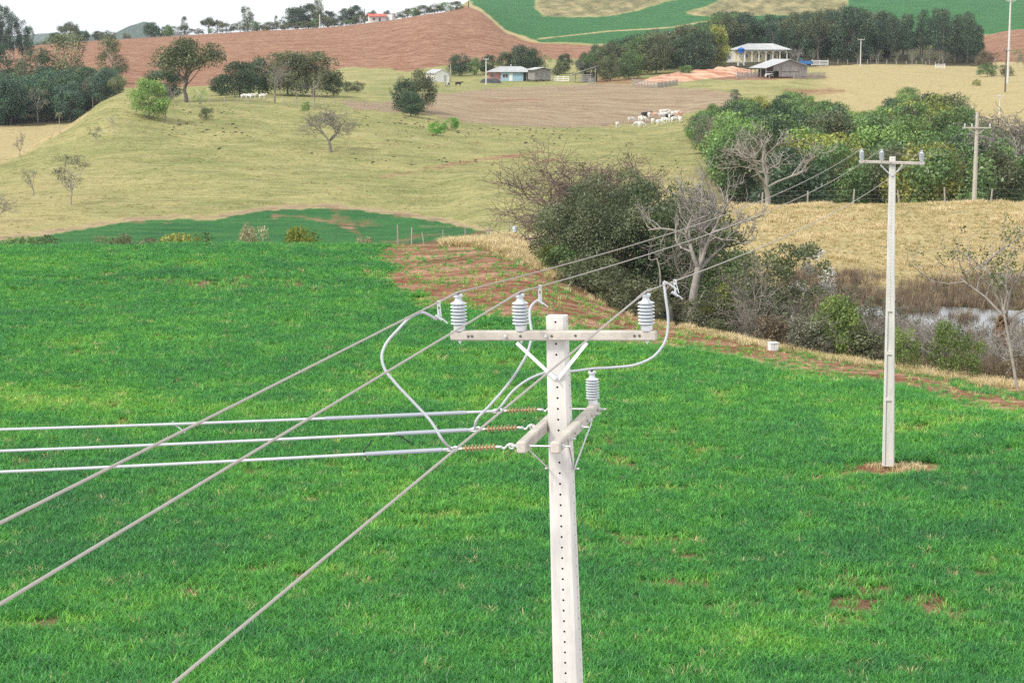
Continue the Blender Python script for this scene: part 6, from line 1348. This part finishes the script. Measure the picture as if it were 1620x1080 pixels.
# skyline buildings
p = gpt(597, 885); b = thing("skyline_house", "white house with red roof on the skyline above the ploughed hill", "house", p, .2)
MB().box((0, 2, 1.0), (7, 5, 3)).build("wall", M_WHITE, b)
for s in (-1, 1): roof_sheet((-4.2, 2 + s * 3.6, 2.4), (4.2, 2 + s * 3.6, 2.4), (4.2, 2, 3.6), (-4.2, 2, 3.6), M_REDROOF, "roof", b, 16)
opening("window", (-1.6, -.53, 1.3), 1.2, 1.1, M_GLASS, b); opening("door", (1.0, -.53, .9), 1.0, 2.0, M_DARKWOOD, b)
p = gpt(613, 888); b = thing("skyline_shed", "plain white flat-roofed building beside the red roofed skyline house", "shed", p, -.15)
prism([(-2.6, -.5), (2.6, -.5), (2.6, 3.2), (-2.6, 2.4)], -2, 2).build("wall", M_WHITE, b); roof_sheet((-2.8, -2.2, 2.4), (-2.8, 2.2, 2.4), (2.8, 2.2, 3.26), (2.8, -2.2, 3.26), M_TIN, "roof", b, 10); opening("door", (.6, -2.03, .9), .9, 1.9, M_TIN, b)
for px_, l in ((404, "small pale hut on the skyline under the tall open tree"), (420, "low grey roofed hut on the skyline right of the tall open tree")):
    p = gpt(px_, 898); b = thing("skyline_hut", l, "hut", p); MB().box((0, 1.5, .7), (3.6, 3, 2.0)).build("wall", M_WHITE if px_ < 410 else M_CREAM, b)
    for s in (-1, 1): roof_sheet((-2.1, 1.5 + s * 1.9, 1.6), (2.1, 1.5 + s * 1.9, 1.6), (2.1, 1.5, 2.3), (-2.1, 1.5, 2.3), M_TIN, "roof", b, 8)
    opening("door", (.5, -.03, .7), .8, 1.6, M_DARKWOOD, b)
# hive box at the field edge and a drum on the fence
p = ground_at(1223, 554, 70, 110); b = thing("hive_box", "small white wooden hive box on the verge of the wheat field", "box", p, .35); b.scale = (.8, .8, .8)
for x in (-.125, .125): MB().box((x, 0, .2), (.235, .36, .42), None, .01).build("box_half", M_WHITE, b)
MB().box((0, 0, .425), (.54, .42, .03)).build("lid", M_WHITE, b); MB().box((0, 0, -.01), (.42, .3, .06)).build("foot", M_DARKWOOD, b)
p = gpt(815, 127); b = thing("plastic_drum", "pale bluish plastic drum hung at the verge fence", "drum", p + [0, 0, .55])
MB().lathe([(.1, 0), (.155, .02), (.165, .12), (.16, .14), (.165, .16), (.165, .3), (.15, .36), (.06, .39), (.05, .42)], (0, 0, 0), None, 18).build("barrel", simple("pale_plastic", (.55, .62, .68), .4, var=.08, bmp=0), b, True); MB().box((0, .1, -.25), (.08, .08, .7)).build("post", M_POST, b)

# ------------------------------------------------------------------ cattle
def cow_mesh(name, graze):
    me = bpy.data.meshes.new(name); V = []; E = []; R = []
    def v(p, rx, ry=None, par=None):
        V.append(p); R.append((rx, ry or rx)); 
        if par is not None: E.append((par, len(V) - 1))
        return len(V) - 1
    mid = v((0, 0, 1.0), .36, .33); rump = v((-.48, 0, 1.06), .31, .29, mid); tailh = v((-.74, 0, 1.08), .16, .14, rump); v((-.82, 0, .82), .035, .035, tailh); v((-.82, 0, .5), .045, .045, len(V) - 1)
    sh = v((.46, 0, 1.06), .33, .27, mid); hump = v((.5, 0, 1.28), .13, .1, sh)
    if graze: nk = v((.82, 0, .82), .18, .14, sh); hd = v((1.06, 0, .45), .14, .12, nk); mz = v((1.14, 0, .16), .09, .08, hd)
    else: nk = v((.85, 0, 1.24), .18, .14, sh); hd = v((1.12, 0, 1.36), .145, .12, nk); mz = v((1.36, 0, 1.2), .09, .08, hd)
    for s in (-1, 1):
        v((V[hd][0] - .06, s * .24, V[hd][2] + .04), .04, .03, hd)
        k = v((-.52, s * .17, .68), .15, .13, rump); k = v((-.62, s * .17, .42), .075, .07, k); k = v((-.58, s * .17, .06), .06, .055, k)
        k = v((.46, s * .16, .66), .13, .11, sh); k = v((.46, s * .16, .36), .07, .065, k); k = v((.46, s * .16, .06), .06, .055, k)
    me.from_pydata(V, E, []); o = bpy.data.objects.new(name, me); COL.objects.link(o); m_ = o.modifiers.new("skin", 'SKIN'); m_.use_smooth_shade = True; sv = me.skin_vertices[0].data
    for i, q in enumerate(R): sv[i].radius = q
    sv[0].use_root = True; o.modifiers.new("sub", 'SUBSURF').levels = 1; o.modifiers["sub"].render_levels = 1
    bpy.context.view_layer.update(); res = bpy.data.meshes.new_from_object(o.evaluated_get(bpy.context.evaluated_depsgraph_get())); bpy.data.objects.remove(o); res.name = name; return res
COWS = [cow_mesh("cow_standing", False), cow_mesh("cow_grazing", True)]
m_cow, nt_, p_, o_ = nodes("cow_hide"); oi_ = N(nt_, "ShaderNodeObjectInfo"); tc_ = N(nt_, "ShaderNodeTexCoord"); pn_ = noise(nt_, tc_.outputs['Object'], 2.4, 2)
ac = N(nt_, "ShaderNodeVectorMath"); ac.operation = 'SCALE'; nt_.links.new(oi_.outputs['Color'], ac.inputs[0]); nt_.links.new(mrange(nt_, pn_, .35, .65, .8, 1.1), ac.inputs['Scale']); nt_.links.new(ac.outputs[0], p_.inputs['Base Color']); p_.inputs['Roughness'].default_value = .8
m_pied, nt_, p_, o_ = nodes("pied_hide"); tc_ = N(nt_, "ShaderNodeTexCoord"); pn_ = noise(nt_, tc_.outputs['Object'], 1.7, 2); nt_.links.new(mixc(nt_, mrange(nt_, pn_, .49, .52), (.02, .02, .02), (.72, .70, .66)), p_.inputs['Base Color'])
for c_ in COWS: c_.materials.append(m_cow)
PIED = [c_.copy() for c_ in COWS]
for c_ in PIED: c_.materials.clear(); c_.materials.append(m_pied)
def cow(px_, py_, rot, graze, col, label, group="herd on the pasture", s=.82, dr=(330, 520), pied=False, p=None):
    q = ground_at(px_, py_, *dr) if p is None else p; o = link("cow", (PIED if pied else COWS)[graze], None, q); o.rotation_euler = (0, 0, math.radians(rot)); o.scale = (s, s, s); o.color = (*col, 1); tag(o, label, "cow", group); return o
WHT = (.74, .72, .68); GRY = (.52, .51, .50); TAN = (.55, .33, .24); BLK = (.025, .022, .022)
herd = [(449, 400, 0, 1, GRY), (608, 385, 70, 0, WHT), (672, 395, 10, 1, WHT), (560, 488, 175, 1, GRY), (632, 492, 20, 1, WHT), (765, 318, 100, 0, WHT), (690, 312, 0, 0, BLK), (738, 305, 20, 0, BLK), (840, 428, 80, 1, WHT), (902, 322, 170, 0, TAN), (1025, 262, 10, 0, WHT), (1040, 312, 0, 0, WHT), (968, 452, 5, 1, WHT), (1060, 412, -10, 1, WHT), (1110, 355, 60, 0, BLK), (1152, 362, 95, 0, WHT), (1188, 376, 80, 0, BLK), (1236, 290, 0, 0, WHT), (1232, 400, 20, 1, WHT), (1332, 398, 100, 0, WHT), (1146, 272, 90, 0, GRY), (1330, 305, 5, 0, TAN), (1000, 330, 180, 0, GRY)]
for x, y, rt, gz_, c_ in herd: cow(960 + x / 11.57, 160 + y / 11.57, rt, gz_, c_, {WHT: ("white cow standing in the herd on the pasture", "white cow grazing in the herd on the pasture")[gz_], GRY: ("pale grey cow standing in the herd on the pasture", "pale grey cow grazing in the herd on the pasture")[gz_], TAN: "tan cow standing in the herd on the pasture", BLK: "black cow standing in the herd on the pasture"}[c_], s=.92)
cow(976.5, 203, -85, 0, WHT, "white cow standing apart from the herd, facing downhill", s=.85)
cow(708, 138, 60, 1, WHT, "white and black cow in the grass below the white shed", None, dr=(420, 520), pied=True, s=.95); cow(725, 138, 0, 0, BLK, "black cow in the grass below the white shed", None, dr=(420, 520), s=.95)
pb = gpt(1214, 484); cow(0, 0, 10, 0, TAN, "tan and white cow standing at the barn's open stall", None, p=pb, pied=True, s=.95)
for x, rt in ((386, 10), (393, 170), (400, 20), (415, 0)): cow(0, 0, rt, 0, WHT, "white cow in the shade of the ridge trees", "cattle under the ridge trees", p=gpt(x, 383), s=.8)

# shaggy straw skirt on the marsh tree
tr_ = [o for o in bpy.data.objects if o.type == 'EMPTY' and o.get("label", "").startswith("sparse leafy tree with a shaggy")][0]
r = np.random.default_rng(4); C_ = np.array([[-.05, -.05, z] for z in np.linspace(.5, 1.9, 7)]); me_ = leaves_mesh("straw_nest", C_, np.full(7, .34), 120, .5, r, squash=1.2, aspect=.12, droop=.6); o = link("straw_nest", me_, tr_); o.color = (.30, .20, .12, 1)

# ------------------------------------------------------------------ haze
zs_ = [o.matrix_world @ Vector(c) for o in bpy.data.objects if o.type == 'MESH' for c in (o.bound_box[0], o.bound_box[6])]
bpy.context.view_layer.update()
m_h = bpy.data.materials.new("haze"); m_h.use_nodes = True; nt_ = m_h.node_tree; nt_.nodes.clear(); oo = N(nt_, "ShaderNodeOutputMaterial"); pv_ = N(nt_, "ShaderNodeVolumePrincipled")
pv_.inputs['Color'].default_value = (.80, .88, 1.0, 1); pv_.inputs['Density'].default_value = 7e-5; pv_.inputs['Anisotropy'].default_value = 0.0; nt_.links.new(pv_.outputs[0], oo.inputs['Volume'])
hb = MB().box((0, 4900, 35), (11400, 10200, 96)).build("haze", m_h); tag(hb, kind="stuff")
